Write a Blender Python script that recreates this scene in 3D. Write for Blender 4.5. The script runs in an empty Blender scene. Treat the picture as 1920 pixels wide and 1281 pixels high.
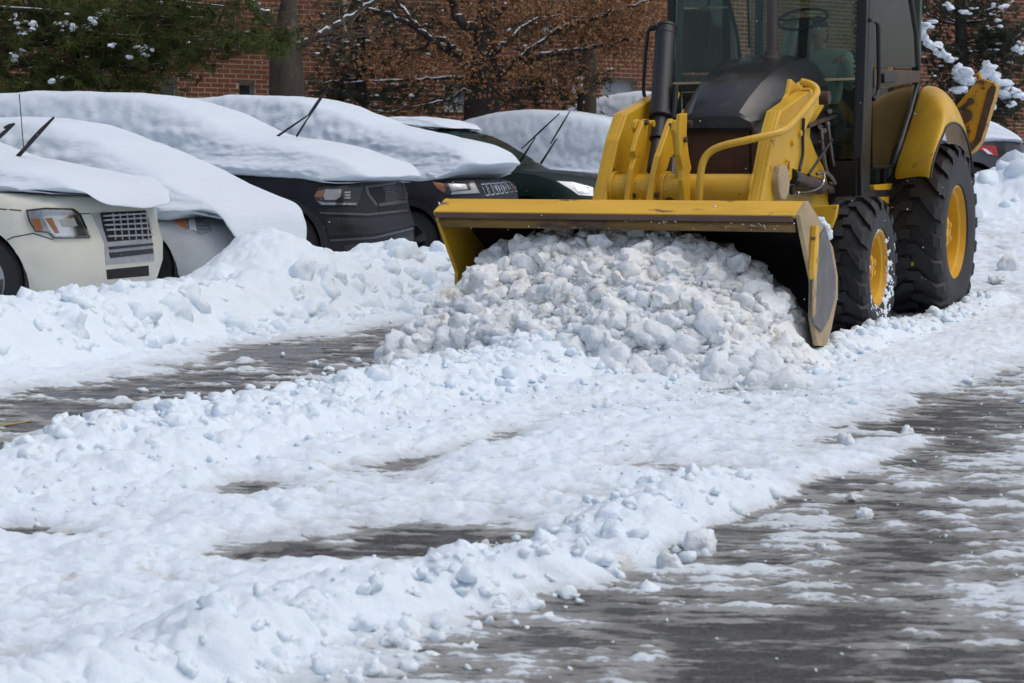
import bpy, bmesh, math, random
import numpy as np
from mathutils import Vector, Matrix
from mathutils.bvhtree import BVHTree
from mathutils.geometry import delaunay_2d_cdt

S = bpy.context.scene
COL = S.collection
PI = math.pi
rnd = random.Random(7)

# ------------------------------------------------------------------ camera, sky, sun, exposure
FPX, CAMH, HORIZON = 3250.0, 1.117, 330.0          # focal length in photo pixels, eye height, horizon row
PITCH = math.atan((640.5 - HORIZON) / FPX)
cam = bpy.data.cameras.new('camera'); camo = bpy.data.objects.new('camera', cam); COL.objects.link(camo)
camo.location = (0, 0, CAMH); camo.rotation_euler = (PI / 2 - PITCH, 0, 0)
cam.sensor_width = 36; cam.lens = 36 * FPX / 1920; cam.clip_start = 0.1; cam.clip_end = 900
cam.dof.use_dof = True; cam.dof.focus_distance = 11.2; cam.dof.aperture_fstop = 8.5
S.camera = camo
world = bpy.data.worlds.new('World'); S.world = world; world.use_nodes = True
wn = world.node_tree; wn.nodes.clear()
sky = wn.nodes.new('ShaderNodeTexSky'); sky.sky_type = 'NISHITA'; sky.sun_disc = False
SUN_EL, SUN_AZ = math.radians(62), math.radians(112)
sky.sun_elevation = SUN_EL; sky.sun_rotation = SUN_AZ; sky.air_density = 1.0; sky.dust_density = 4.0; sky.ozone_density = 1.0
hs = wn.nodes.new('ShaderNodeHueSaturation'); hs.inputs['Saturation'].default_value = 0.72
bgn = wn.nodes.new('ShaderNodeBackground'); bgn.inputs['Strength'].default_value = 0.14
wo = wn.nodes.new('ShaderNodeOutputWorld')
wn.links.new(sky.outputs[0], hs.inputs['Color']); wn.links.new(hs.outputs[0], bgn.inputs[0]); wn.links.new(bgn.outputs[0], wo.inputs[0])
sl = bpy.data.lights.new('sun', 'SUN'); sl.energy = 0.5; sl.angle = math.radians(60); sl.color = (1, 0.97, 0.93)
so = bpy.data.objects.new('sun', sl); COL.objects.link(so)
sd = Vector((math.sin(SUN_AZ) * math.cos(SUN_EL), math.cos(SUN_AZ) * math.cos(SUN_EL), math.sin(SUN_EL)))
so.rotation_euler = sd.to_track_quat('Z', 'Y').to_euler()
S.view_settings.view_transform = 'Standard'; S.view_settings.look = 'None'
S.view_settings.exposure = EXPO = 0.05; S.view_settings.gamma = 1; S.view_settings.use_curve_mapping = False
S.cycles.max_bounces = 8; S.cycles.transparent_max_bounces = 16
S.cycles.caustics_reflective = False; S.cycles.caustics_refractive = False
try: S.cycles.use_denoising = True
except Exception: pass

# ------------------------------------------------------------------ measuring helpers (photo pixel -> ray -> point on a real plane)
FWD = Vector((0, math.cos(PITCH), -math.sin(PITCH))); UPV = Vector((0, math.sin(PITCH), math.cos(PITCH))); EYE = Vector((0, 0, CAMH))
def ray(px, py): return FWD + Vector((1, 0, 0)) * ((px - 960) / FPX) + UPV * ((640.5 - py) / FPX)
def on_z(px, py, z=0.0):
    d = ray(px, py); return EYE + d * ((z - CAMH) / d.z)
def on_y(px, py, y):
    d = ray(px, py); return EYE + d * (y / d.y)
class Frame:
    """a local frame: w to the right of the thing, r to its rear (or along it), z up; turned by -ang about z"""
    def __init__(s, x, y, ang, z=0.0):
        s.loc = Vector((x, y, z)); s.ang = ang
        s.M = Matrix.Translation(s.loc) @ Matrix.Rotation(-ang, 4, 'Z'); s.I = s.M.inverted(); s.R = s.I.to_3x3()
    def at(s, px, py, **k):
        (n, v), = k.items(); i = {'w': 0, 'r': 1, 'z': 2}[n]
        d = s.R @ ray(px, py); c = s.I @ EYE
        return c + d * ((v - c[i]) / d[i])

# ------------------------------------------------------------------ numpy noise
def _hash(ix, iy, s):
    h = (ix.astype(np.int64) * 374761393 + iy.astype(np.int64) * 668265263 + s * 1442695041) & 0xffffffff
    h = ((h ^ (h >> 13)) * 1274126177) & 0xffffffff
    h = ((h ^ (h >> 16)) * 2246822519) & 0xffffffff
    return (h ^ (h >> 15)) & 0xffffffff
def _rnd(ix, iy, s): return _hash(ix, iy, s) / 4294967296.0
def vnoise(x, y, s=0):
    ix = np.floor(x); iy = np.floor(y); fx = x - ix; fy = y - iy
    out = 0
    u = fx * fx * fx * (fx * (fx * 6 - 15) + 10); v = fy * fy * fy * (fy * (fy * 6 - 15) + 10)
    def g(a, b):
        t = _rnd(ix + a, iy + b, s) * 2 * PI
        return np.cos(t) * (fx - a) + np.sin(t) * (fy - b)
    return 1.5 * ((g(0, 0) * (1 - u) + g(1, 0) * u) * (1 - v) + (g(0, 1) * (1 - u) + g(1, 1) * u) * v)
def fbm(x, y, o=4, s=0, gain=0.5, lac=2.03):
    a, t, f = 1.0, 0, 1.0
    for k in range(o):
        t = t + a * vnoise(x * f + 17.3 * k, y * f - 9.1 * k, s + k); a *= gain; f *= lac
    return t
def lumps(x, y, s=0, jit=0.9):
    """domes around scattered points: 0 in the cracks, up to about 1 on top"""
    ix = np.floor(x); iy = np.floor(y); best = np.full(x.shape, 0.0)
    for a in (-1, 0, 1):
        for b in (-1, 0, 1):
            cx = ix + a + 0.5 + jit * (_rnd(ix + a, iy + b, s) - 0.5); cy = iy + b + 0.5 + jit * (_rnd(ix + a, iy + b, s + 1) - 0.5)
            rr = 0.45 + 0.45 * _rnd(ix + a, iy + b, s + 2); hh = 0.35 + 0.65 * _rnd(ix + a, iy + b, s + 3)
            q = 1 - ((x - cx) ** 2 + (y - cy) ** 2) / (rr * rr)
            best = np.maximum(best, hh * np.sqrt(np.clip(q, 0, 1)))
    return best
def sstep(a, b, x):
    t = np.clip((x - a) / (b - a), 0, 1); return t * t * (3 - 2 * t)

# ------------------------------------------------------------------ materials
MATS = {}
def mat(name, color, rough=0.5, metal=0.0, var=0.0, vscale=4.0, bump=0.0, bscale=30.0, spots=None, coat=0.0, spec=0.5, trans=0.0, emis=None, stretch=(1, 1, 1), alpha=None, sss=0.0, world_space=False):
    """procedural principled material: base colour with noise variation, optional stain colour spots=(color, threshold, softness, scale), bump"""
    m = bpy.data.materials.new(name); m.use_nodes = True; nt = m.node_tree; N = nt.nodes; Lk = nt.links
    b = N['Principled BSDF']; b.inputs['Roughness'].default_value = rough; b.inputs['Metallic'].default_value = metal
    b.inputs['Coat Weight'].default_value = coat; b.inputs['Specular IOR Level'].default_value = spec
    b.inputs['Transmission Weight'].default_value = trans
    if sss: b.inputs['Subsurface Weight'].default_value = sss; b.inputs['Subsurface Scale'].default_value = 1.0; b.inputs['Subsurface Radius'].default_value = (0.010, 0.014, 0.020)
    tc = N.new('ShaderNodeTexCoord'); mp = N.new('ShaderNodeMapping'); mp.inputs['Scale'].default_value = stretch
    if world_space: Lk.new(N.new('ShaderNodeNewGeometry').outputs['Position'], mp.inputs[0])
    else: Lk.new(tc.outputs['Object'], mp.inputs[0])
    def noise(sc, det=5, ro=0.6):
        n = N.new('ShaderNodeTexNoise'); n.inputs['Scale'].default_value = sc; n.inputs['Detail'].default_value = det; n.inputs['Roughness'].default_value = ro
        Lk.new(mp.outputs[0], n.inputs['Vector']); return n
    c4 = (*color, 1)
    last = None
    if var > 0:
        n = noise(vscale); cr = N.new('ShaderNodeValToRGB'); Lk.new(n.outputs[0], cr.inputs[0])
        cr.color_ramp.elements[0].position = 0.3; cr.color_ramp.elements[1].position = 0.7
        cr.color_ramp.elements[0].color = (*[max(0, x * (1 - var)) for x in color], 1)
        cr.color_ramp.elements[1].color = (*[min(1, x * (1 + var)) for x in color], 1)
        last = cr.outputs[0]
    for sp in (spots or []):
        sc_, th, so_, scl = sp[:4]
        n = noise(scl, 6, 0.68); r = N.new('ShaderNodeMapRange'); r.inputs[1].default_value = th; r.inputs[2].default_value = th + so_
        Lk.new(n.outputs[0], r.inputs[0]); mx = N.new('ShaderNodeMix'); mx.data_type = 'RGBA'
        Lk.new(r.outputs[0], mx.inputs[0])
        if last: Lk.new(last, mx.inputs[6])
        else: mx.inputs[6].default_value = c4
        mx.inputs[7].default_value = (*sc_, 1); last = mx.outputs[2]
        rr = N.new('ShaderNodeMix'); rr.data_type = 'FLOAT'; rr.inputs[2].default_value = rough; rr.inputs[3].default_value = max(rough, 0.7)
        Lk.new(r.outputs[0], rr.inputs[0]); Lk.new(rr.outputs[0], b.inputs['Roughness'])
    if last: Lk.new(last, b.inputs['Base Color'])
    else: b.inputs['Base Color'].default_value = c4
    if bump:
        n = noise(bscale, 6); bp = N.new('ShaderNodeBump'); bp.inputs['Strength'].default_value = min(1, bump); bp.inputs['Distance'].default_value = 0.01 * max(1, bump)
        Lk.new(n.outputs[0], bp.inputs['Height']); Lk.new(bp.outputs[0], b.inputs['Normal'])
    if emis: b.inputs['Emission Color'].default_value = (*emis[:3], 1); b.inputs['Emission Strength'].default_value = emis[3]
    MATS[name] = m; return m

def glassmat(name, tint, refl=1.0, dirt=0.0, rough=0.02):
    m = bpy.data.materials.new(name); m.use_nodes = True; nt = m.node_tree; N = nt.nodes; Lk = nt.links
    N.remove(N['Principled BSDF']); out = N['Material Output']
    tr = N.new('ShaderNodeBsdfTransparent'); tr.inputs[0].default_value = (*tint, 1)
    gl = N.new('ShaderNodeBsdfGlossy'); gl.inputs['Roughness'].default_value = rough; gl.inputs[0].default_value = (refl, refl, refl, 1)
    lw = N.new('ShaderNodeFresnel'); lw.inputs[0].default_value = 1.45
    mx = N.new('ShaderNodeMixShader'); Lk.new(lw.outputs[0], mx.inputs[0]); Lk.new(tr.outputs[0], mx.inputs[1]); Lk.new(gl.outputs[0], mx.inputs[2])
    df = N.new('ShaderNodeBsdfDiffuse'); df.inputs[0].default_value = (0.5, 0.5, 0.48, 1)
    tc = N.new('ShaderNodeTexCoord'); mp = N.new('ShaderNodeMapping'); mp.inputs['Scale'].default_value = (3, 3, 0.5); Lk.new(tc.outputs['Object'], mp.inputs[0])
    ns = N.new('ShaderNodeTexNoise'); ns.inputs['Scale'].default_value = 3; ns.inputs['Detail'].default_value = 8; Lk.new(mp.outputs[0], ns.inputs['Vector'])
    mr = N.new('ShaderNodeMapRange'); mr.inputs[1].default_value = 0.35; mr.inputs[2].default_value = 0.8; mr.inputs[3].default_value = dirt * 0.3; mr.inputs[4].default_value = dirt
    Lk.new(ns.outputs[0], mr.inputs[0]); m2 = N.new('ShaderNodeMixShader'); Lk.new(mr.outputs[0], m2.inputs[0]); Lk.new(mx.outputs[0], m2.inputs[1]); Lk.new(df.outputs[0], m2.inputs[2])
    Lk.new(m2.outputs[0], out.inputs[0]); MATS[name] = m; return m

mat('snow', (0.76, 0.85, 0.935), 0.75, var=0.02, vscale=2, bump=0.9, bscale=44, spec=0.2, sss=0.25, world_space=True)
mat('snow_fluff', (0.645, 0.715, 0.79), 0.8, var=0.015, vscale=2, bump=0.7, bscale=14, spec=0.15, stretch=(1, 1, 3))
mat('snow_chunk', (0.79, 0.815, 0.825), 0.6, var=0.06, vscale=6, bump=1.3, sss=0.5, bscale=34, spec=0.25, spots=[((0.54, 0.51, 0.44), 0.56, 0.12, 9)], world_space=True)
mat('snow_pale', (0.75, 0.80, 0.84), 0.65, var=0.03, vscale=5, bump=1.3, bscale=40, spec=0.2, sss=0.25, spots=[((0.60, 0.59, 0.55), 0.58, 0.14, 9)], world_space=True)
mat('snow_dirty', (0.66, 0.64, 0.58), 0.6, var=0.10, vscale=8, bump=0.8, bscale=40, spec=0.25, spots=[((0.34, 0.28, 0.19), 0.56, 0.1, 12)])
mat('yellow', (0.63, 0.365, 0.018), 0.42, var=0.10, vscale=5, bump=0.08, bscale=60, coat=0.15, spots=[((0.17, 0.09, 0.025), 0.625, 0.06, 9), ((0.40, 0.24, 0.03), 0.56, 0.2, 2.5)])
mat('yellow_bucket', (0.68, 0.39, 0.028), 0.5, var=0.10, vscale=5, bump=0.15, bscale=50, spots=[((0.11, 0.06, 0.03), 0.585, 0.05, 7), ((0.45, 0.25, 0.02), 0.5, 0.25, 2.2)], stretch=(0.35, 1, 1.6))
mat('worn_plate', (0.40, 0.30, 0.17), 0.6, var=0.2, vscale=6, bump=0.25, bscale=50, spots=[((0.15, 0.11, 0.08), 0.56, 0.12, 6)])
mat('steel_plate', (0.13, 0.125, 0.125), 0.45, metal=0.3, var=0.25, vscale=8, bump=0.2, bscale=40, spots=[((0.30, 0.28, 0.26), 0.62, 0.06, 12)])
mat('rust', (0.065, 0.038, 0.026), 0.8, var=0.4, vscale=8, bump=0.5, bscale=45)
mat('rust_yellow', (0.46, 0.25, 0.015), 0.6, var=0.15, vscale=5, bump=0.3, bscale=40, spots=[((0.10, 0.045, 0.025), 0.52, 0.03, 4.0)])
mat('bucket_dark', (0.016, 0.012, 0.014), 0.55, var=0.4, vscale=5, bump=0.2, bscale=40)
mat('edge_dark', (0.10, 0.06, 0.04), 0.6, var=0.35, vscale=7, bump=0.4, bscale=40, stretch=(0.3, 1, 1))
mat('black_paint', (0.009, 0.010, 0.012), 0.38, var=0.2, vscale=4, bump=0.1, bscale=40, coat=0.05, spec=0.35)
mat('hood_black', (0.016, 0.018, 0.019), 0.30, var=0.35, vscale=3, bump=0.08, bscale=30, coat=0.15, spots=[((0.05, 0.055, 0.052), 0.56, 0.2, 3)])
mat('stack_black', (0.014, 0.015, 0.018), 0.45, var=0.15, vscale=6, bump=0.1, bscale=60)
mat('post_brown', (0.05, 0.037, 0.035), 0.6, var=0.2, vscale=8, bump=0.2, bscale=50)
mat('grille_rust', (0.15, 0.080, 0.045), 0.6, var=0.35, vscale=6)
mat('rubber', (0.010, 0.010, 0.012), 0.60, var=0.25, vscale=9, bump=0.3, bscale=40, spots=[((0.03, 0.03, 0.034), 0.6, 0.1, 6), ((0.45, 0.48, 0.52), 0.685, 0.03, 16)])
mat('hose', (0.012, 0.012, 0.013), 0.5)
mat('pipe_steel', (0.22, 0.19, 0.16), 0.4, metal=0.6, var=0.3, vscale=10)
mat('cyl_brown', (0.06, 0.035, 0.02), 0.5, var=0.4, vscale=8)
mat('rim_yellow', (0.60, 0.33, 0.01), 0.45, var=0.08, vscale=6, spots=[((0.30, 0.18, 0.03), 0.62, 0.1, 7)])
mat('seat_dark', (0.03, 0.03, 0.033), 0.8)
mat('cab_inside', (0.06, 0.085, 0.07), 0.7, var=0.2)
mat('teal_trim', (0.16, 0.30, 0.27), 0.5)
mat('chrome', (0.55, 0.56, 0.57), 0.18, metal=1.0, var=0.05)
mat('grille_dark', (0.035, 0.037, 0.042), 0.3, coat=0.3); mat('rim_dark', (0.05, 0.05, 0.055), 0.4, metal=0.4)
mat('grille_silver', (0.38, 0.39, 0.41), 0.4, metal=0.5, var=0.15, vscale=12)
mat('plastic_black', (0.014, 0.014, 0.016), 0.45, var=0.2)
mat('void_black', (0.006, 0.006, 0.007), 0.8)
mat('amber', (0.75, 0.20, 0.02), 0.25, coat=0.6)
mat('lamp_clear', (0.42, 0.44, 0.45), 0.15, metal=0.5, var=0.4, vscale=14)
mat('lamp_bright', (0.85, 0.86, 0.85), 0.2, coat=0.5)
mat('lamp_red', (0.45, 0.015, 0.015), 0.2, coat=0.6)
glassmat('lens', (0.93, 0.94, 0.94), 0.9)
glassmat('cab_glass', (0.74, 0.84, 0.78), 0.75, dirt=0.035)
glassmat('car_glass', (0.10, 0.24, 0.19), 0.8, dirt=0.12)
mat('tinted_glass', (0.02, 0.05, 0.045), 0.08, coat=0.5)
for nm, c, r in (('car_cream', (0.60, 0.60, 0.52), 0.3), ('car_silver', (0.47, 0.49, 0.51), 0.3), ('car_black', (0.006, 0.007, 0.011), 0.42), ('car_charcoal', (0.018, 0.016, 0.020), 0.42), ('car_green', (0.003, 0.013, 0.010), 0.36), ('car_grey', (0.09, 0.09, 0.10), 0.3), ('car_white', (0.6, 0.62, 0.62), 0.3)):
    dirt = tuple(0.8 * x + 0.012 for x in c)
    mat(nm, c, r, var=0.05, vscale=3, coat=0.05, spec=0.28, bump=0.03, bscale=80, spots=[(dirt, 0.5, 0.3, 2.5)])

# ------------------------------------------------------------------ object helpers
def setp(o, label=None, cat=None, group=None, kind=None):
    if label: o['label'] = label
    if cat: o['category'] = cat
    if group: o['group'] = group
    if kind: o['kind'] = kind
    return o
def mesh(name, verts, faces, material, parent=None, smooth=False, bevel=0.0, segs=2, sub=0, autosm=None, mw=None):
    me = bpy.data.meshes.new(name); me.from_pydata([tuple(v) for v in verts], [], [tuple(f) for f in faces]); me.validate()
    bm = bmesh.new(); bm.from_mesh(me); bmesh.ops.recalc_face_normals(bm, faces=bm.faces)
    bm.to_mesh(me); bm.free()
    return link(name, me, material, parent, smooth, bevel, segs, sub, autosm)
def link(name, me, material, parent=None, smooth=False, bevel=0.0, segs=2, sub=0, autosm=None):
    o = bpy.data.objects.new(name, me); COL.objects.link(o)
    if material: me.materials.append(MATS[material] if isinstance(material, str) else material)
    if parent: o.parent = parent
    if smooth or autosm:
        me.polygons.foreach_set('use_smooth', [True] * len(me.polygons))
    if bevel: 
        b = o.modifiers.new('bevel', 'BEVEL'); b.width = bevel; b.segments = segs; b.limit_method = 'ANGLE'; b.angle_limit = math.radians(35); b.harden_normals = False
    if sub: 
        s = o.modifiers.new('sub', 'SUBSURF'); s.levels = sub; s.render_levels = sub
    if autosm:
        me.set_sharp_from_angle(angle=math.radians(autosm))
    return o
def root(name, frame, label, cat, group=None):
    o = bpy.data.objects.new(name, None); COL.objects.link(o)
    o.location = frame.loc; o.rotation_euler = (0, 0, -frame.ang); o.empty_display_size = 0.3
    return setp(o, label, cat, group)

class MB:
    """collects shapes into one mesh"""
    def __init__(s): s.v = []; s.f = []
    def add(s, vs, fs):
        k = len(s.v); s.v += [Vector(v) for v in vs]; s.f += [tuple(i + k for i in f) for f in fs]; return s
    def box(s, a, b):
        (x0, y0, z0), (x1, y1, z1) = a, b
        return s.add([(x0, y0, z0), (x1, y0, z0), (x1, y1, z0), (x0, y1, z0), (x0, y0, z1), (x1, y0, z1), (x1, y1, z1), (x0, y1, z1)],
                     [(0, 3, 2, 1), (4, 5, 6, 7), (0, 1, 5, 4), (1, 2, 6, 5), (2, 3, 7, 6), (3, 0, 4, 7)])
    def prism(s, pts, t):
        """plate: outline pts (3D, planar) pushed along vector t"""
        n = len(pts); t = Vector(t); P = [Vector(p) for p in pts]
        return s.add(P + [p + t for p in P], [tuple(range(n)), tuple(range(2 * n - 1, n - 1, -1))] + [(i, (i + 1) % n, n + (i + 1) % n, n + i) for i in range(n)])
    def tube(s, pts, r, seg=10, cap=True, smoothpath=0):
        P = [Vector(p) for p in pts]
        for _ in range(smoothpath):
            Q = [P[0]]
            for a, b in zip(P, P[1:]): Q += [a.lerp(b, 0.25), a.lerp(b, 0.75)]
            P = Q + [P[-1]]
        R = list(r) if hasattr(r, '__len__') else [r] * len(P)
        if len(R) != len(P): R = [R[0] + (R[-1] - R[0]) * i / (len(P) - 1) for i in range(len(P))]
        k = len(s.v); prev = None
        for i, p in enumerate(P):
            t = (P[min(i + 1, len(P) - 1)] - P[max(i - 1, 0)]).normalized()
            if prev is None:
                a = t.cross(Vector((0, 0, 1)));
                if a.length < 1e-3: a = t.cross(Vector((1, 0, 0)))
            else: a = prev - t * prev.dot(t)
            a.normalize(); prev = a; b = t.cross(a)
            for j in range(seg):
                th = 2 * PI * j / seg; s.v.append(p + (a * math.cos(th) + b * math.sin(th)) * R[i])
        for i in range(len(P) - 1):
            for j in range(seg):
                s.f.append((k + i * seg + j, k + i * seg + (j + 1) % seg, k + (i + 1) * seg + (j + 1) % seg, k + (i + 1) * seg + j))
        if cap: s.f.append(tuple(k + j for j in range(seg))); s.f.append(tuple(k + (len(P) - 1) * seg + j for j in range(seg)))
        return s
    def lathe(s, prof, c, axis='w', seg=32, ang0=0.0):
        """prof: (offset along axis, radius); axis through c"""
        k = len(s.v); c = Vector(c)
        for (h, r) in prof:
            for j in range(seg):
                th = ang0 + 2 * PI * j / seg
                if axis == 'w': q = Vector((h, r * math.cos(th), r * math.sin(th)))
                elif axis == 'r': q = Vector((r * math.cos(th), h, r * math.sin(th)))
                else: q = Vector((r * math.cos(th), r * math.sin(th), h))
                s.v.append(c + q)
        for i in range(len(prof) - 1):
            for j in range(seg): s.f.append((k + i * seg + j, k + i * seg + (j + 1) % seg, k + (i + 1) * seg + (j + 1) % seg, k + (i + 1) * seg + j))
        return s
    def grid(s, rows, closed=False):
        """rows of equal length -> quads"""
        k = len(s.v); n = len(rows[0])
        for r_ in rows: s.v += [Vector(p) for p in r_]
        for i in range(len(rows) - 1):
            for j in range(n if closed else n - 1):
                s.f.append((k + i * n + j, k + i * n + (j + 1) % n, k + (i + 1) * n + (j + 1) % n, k + (i + 1) * n + j))
        return s
    def build(s, name, material, parent=None, **kw): return mesh(name, s.v, s.f, material, parent, **kw)

def poly2d_fill(pts, step):
    """triangulated fill of a 2D outline with inner points (for sheets laid on curved bodies)"""
    P = [Vector(p) for p in pts]; dense = []
    for a, b in zip(P, P[1:] + P[:1]):
        n = max(1, int((b - a).length / step)); dense += [a.lerp(b, i / n) for i in range(n)]
    xs = [p.x for p in P]; ys = [p.y for p in P]; inner = []
    def inside(q):
        c = False
        for a, b in zip(P, P[1:] + P[:1]):
            if (a.y > q.y) != (b.y > q.y) and q.x < (b.x - a.x) * (q.y - a.y) / (b.y - a.y) + a.x: c = not c
        return c
    x = min(xs) + step / 2
    while x < max(xs):
        y = min(ys) + step / 2
        while y < max(ys):
            q = Vector((x, y))
            if inside(q) and min((q - d).length for d in dense) > step * 0.5: inner.append(q)
            y += step
        x += step
    allp = dense + inner; n = len(dense)
    v, e, f, *_ = delaunay_2d_cdt(allp, [(i, (i + 1) % n) for i in range(n)], [list(range(n))], 1, 1e-6)
    return v, f, [i for i in range(n)]

def traced(name, outline_px, body, frame, thick, material, parent, step=6, lift=0.002, smooth=True, fallback=None):
    """a sheet whose outline is traced from the photo, laid on the curved body and given real thickness outward"""
    v, f, bd = poly2d_fill(outline_px, step)
    bvh = body if isinstance(body, BVHTree) else BVHTree.FromObject(body, bpy.context.evaluated_depsgraph_get())
    o = frame.I @ EYE; P = []; NN = []; miss = []
    for i, q in enumerate(v):
        d = (frame.R @ ray(q.x, q.y)).normalized()
        h, n, _, _ = bvh.ray_cast(o, d)
        if h is None: P.append(None); NN.append(None); miss.append(i)
        else:
            if n.dot(d) > 0: n = -n
            P.append(h); NN.append(n)
    good = [i for i in range(len(v)) if P[i] is not None]
    if not good: print('traced miss', name); return None
    for i in miss:
        j = min(good, key=lambda g: (v[g] - v[i]).length); d = (frame.R @ ray(v[i].x, v[i].y)).normalized()
        P[i] = P[j]; NN[i] = NN[j]
    k = len(v); top = [P[i] + NN[i] * thick for i in range(k)]; bot = [P[i] + NN[i] * (lift - 0.02) for i in range(k)]
    faces = [tuple(t) for t in f] + [tuple(k + j for j in reversed(t)) for t in f]
    nb = len(bd); faces += [(i, (i + 1) % nb, k + (i + 1) % nb, k + i) for i in range(nb)]
    return mesh(name, top + bot, faces, material, parent, autosm=40 if smooth else None)
# ================================================================== LOADER BACKHOE
LF = Frame(1.6156, 12.290, math.radians(27))
LD = root('backhoe_loader', LF, 'yellow backhoe loader with black hood pushing a heap of snow', 'loader')
def lat(px, **k): return [LF.at(x, y, **k) for x, y in px]
def plate(name, px, w, t, m, parent=LD, bevel=0.006, **kw):
    return MB().prism(lat(px, w=w), (t, 0, 0)).build(name, m, parent, bevel=bevel, **kw)
def rz(name, pts, w0, w1, m, parent=LD, bevel=0.006, **kw):
    return MB().prism([(w0, r, z) for r, z in pts], (w1 - w0, 0, 0)).build(name, m, parent, bevel=bevel, **kw)
def bolt(P, axis=(1, 0, 0), r=0.022, h=0.02, m='yellow', parent=LD, name='bolt'):
    P = Vector(P); a = Vector(axis); return MB().tube([P - a * 0.01, P + a * h], r, 6).build(name, m, parent, bevel=0.003)

# ---- wheels
def tyre(R, W, rim_r, nlug, depth):
    m = MB(); h = W / 2
    Rb = R - depth
    prof = [(-h * 0.72, rim_r), (-h * 0.92, rim_r + 0.02), (-h * 1.0, rim_r + (Rb - rim_r) * 0.45), (-h * 0.97, Rb - 0.06), (-h * 0.86, Rb - 0.018), (-h * 0.6, Rb), (0, Rb + 0.004)]
    prof = prof + [(-a, b) for a, b in reversed(prof[:-1])]
    m.lathe(prof, (0, 0, 0), 'w', 72)
    for side in (-1, 1):
        for k in range(nlug):
            th0 = 2 * PI * (k + (0.5 if side > 0 else 0)) / nlug
            secs = [(-0.06 * h, 0.0), (0.28 * h, 0.0), (0.42 * h, 0.30), (0.80 * h, 0.95), (1.0 * h, 1.1)]
            pitch = 2 * PI / nlug; rows = []
            for i, (a, sft) in enumerate(secs):
                th = th0 + sft * pitch * 0.75; hw = pitch * (0.20 if i < 2 else 0.235)
                ro = R if i < 4 else R - depth * 1.5; ri = Rb - 0.01 if i < 4 else Rb - 0.07
                if i == 3: ro = R - 0.006
                row = []
                for (dt, rr) in ((-hw, ri), (-hw * 0.86, ro), (hw * 0.86, ro), (hw, ri)):
                    row.append((side * a, rr * math.cos(th + dt), rr * math.sin(th + dt)))
                rows.append(row)
            a, sft = 1.0 * h, 1.1; th = th0 + sft * pitch * 0.75; hw = pitch * 0.2
            rows.append([(side * h * 0.985, rr * math.cos(th + dt), rr * math.sin(th + dt)) for dt, rr in ((-hw, R - depth * 3.0), (-hw * .8, R - depth * 2.4), (hw * .8, R - depth * 2.4), (hw, R - depth * 3.0))])
            n0 = len(m.v); m.grid(rows); m.f.append((n0, n0 + 1, n0 + 2, n0 + 3)); e = n0 + 4 * (len(rows) - 1); m.f.append((e, e + 1, e + 2, e + 3))
    return m
def wheel(c, R, W, rim_r, nlug, depth, steer=0.0, side=1):
    t = tyre(R, W, rim_r, nlug, depth).build('tyre', 'rubber', LD, autosm=32); t.location = c
    rm = MB(); h = W / 2 * side
    rm.lathe([(h * 0.80, rim_r + 0.012), (h * 0.86, rim_r + 0.012), (h * 0.88, rim_r - 0.006), (h * 0.70, rim_r - 0.016), (h * 0.64, rim_r - 0.035), (h * 0.30, rim_r - 0.045), (h * 0.25, rim_r - 0.07), (h * 0.05, rim_r - 0.075), (h * 0.02, rim_r * 0.62), (h * 0.16, rim_r * 0.50), (h * 0.18, 0.0)], (0, 0, 0), 'w', 48)
    rm.lathe([(-h * 0.80, rim_r + 0.012), (-h * 0.88, rim_r), (-h * 0.3, rim_r - 0.04), (-h * 0.1, rim_r * 0.6), (-h * 0.1, 0)], (0, 0, 0), 'w', 32)
    r = rm.build('rim', 'rim_yellow', LD, autosm=35); r.location = c
    hb = MB().lathe([(h * 0.15, rim_r * 0.36), (h * 0.55, rim_r * 0.34), (h * 0.60, rim_r * 0.28), (h * 0.60, 0)], (0, 0, 0), 'w', 24).build('hub', 'rim_yellow', r, autosm=35)
    for k in range(8):
        a = 2 * PI * k / 8; q = Vector((h * 0.2, rim_r * 0.46 * math.cos(a), rim_r * 0.46 * math.sin(a))); MB().tube([q - Vector((0.02 * side, 0, 0)), q + Vector((0.028 * side, 0, 0))], 0.016, 6).build('wheel_nut', 'rim_yellow', r)
        q = Vector((h * 0.60, rim_r * 0.2 * math.cos(a), rim_r * 0.2 * math.sin(a)))
        if k % 2: MB().tube([q - Vector((0.01 * side, 0, 0)), q + Vector((0.012 * side, 0, 0))], 0.024, 8).build('hub_cap', 'rim_yellow', r)
    for o in (t, r): o.rotation_euler = (0, 0, steer); 
    return t, r
wheel((0.85, 0, 0.49), 0.49, 0.34, 0.255, 17, 0.030, 0.02, 1)
wheel((-0.85, 0, 0.49), 0.49, 0.34, 0.255, 17, 0.030, 0.02, -1)
wheel((0.83, 2.15, 0.675), 0.70, 0.47, 0.36, 20, 0.036, 0, 1)
wheel((-0.83, 2.15, 0.675), 0.70, 0.47, 0.36, 20, 0.036, 0, -1)

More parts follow.
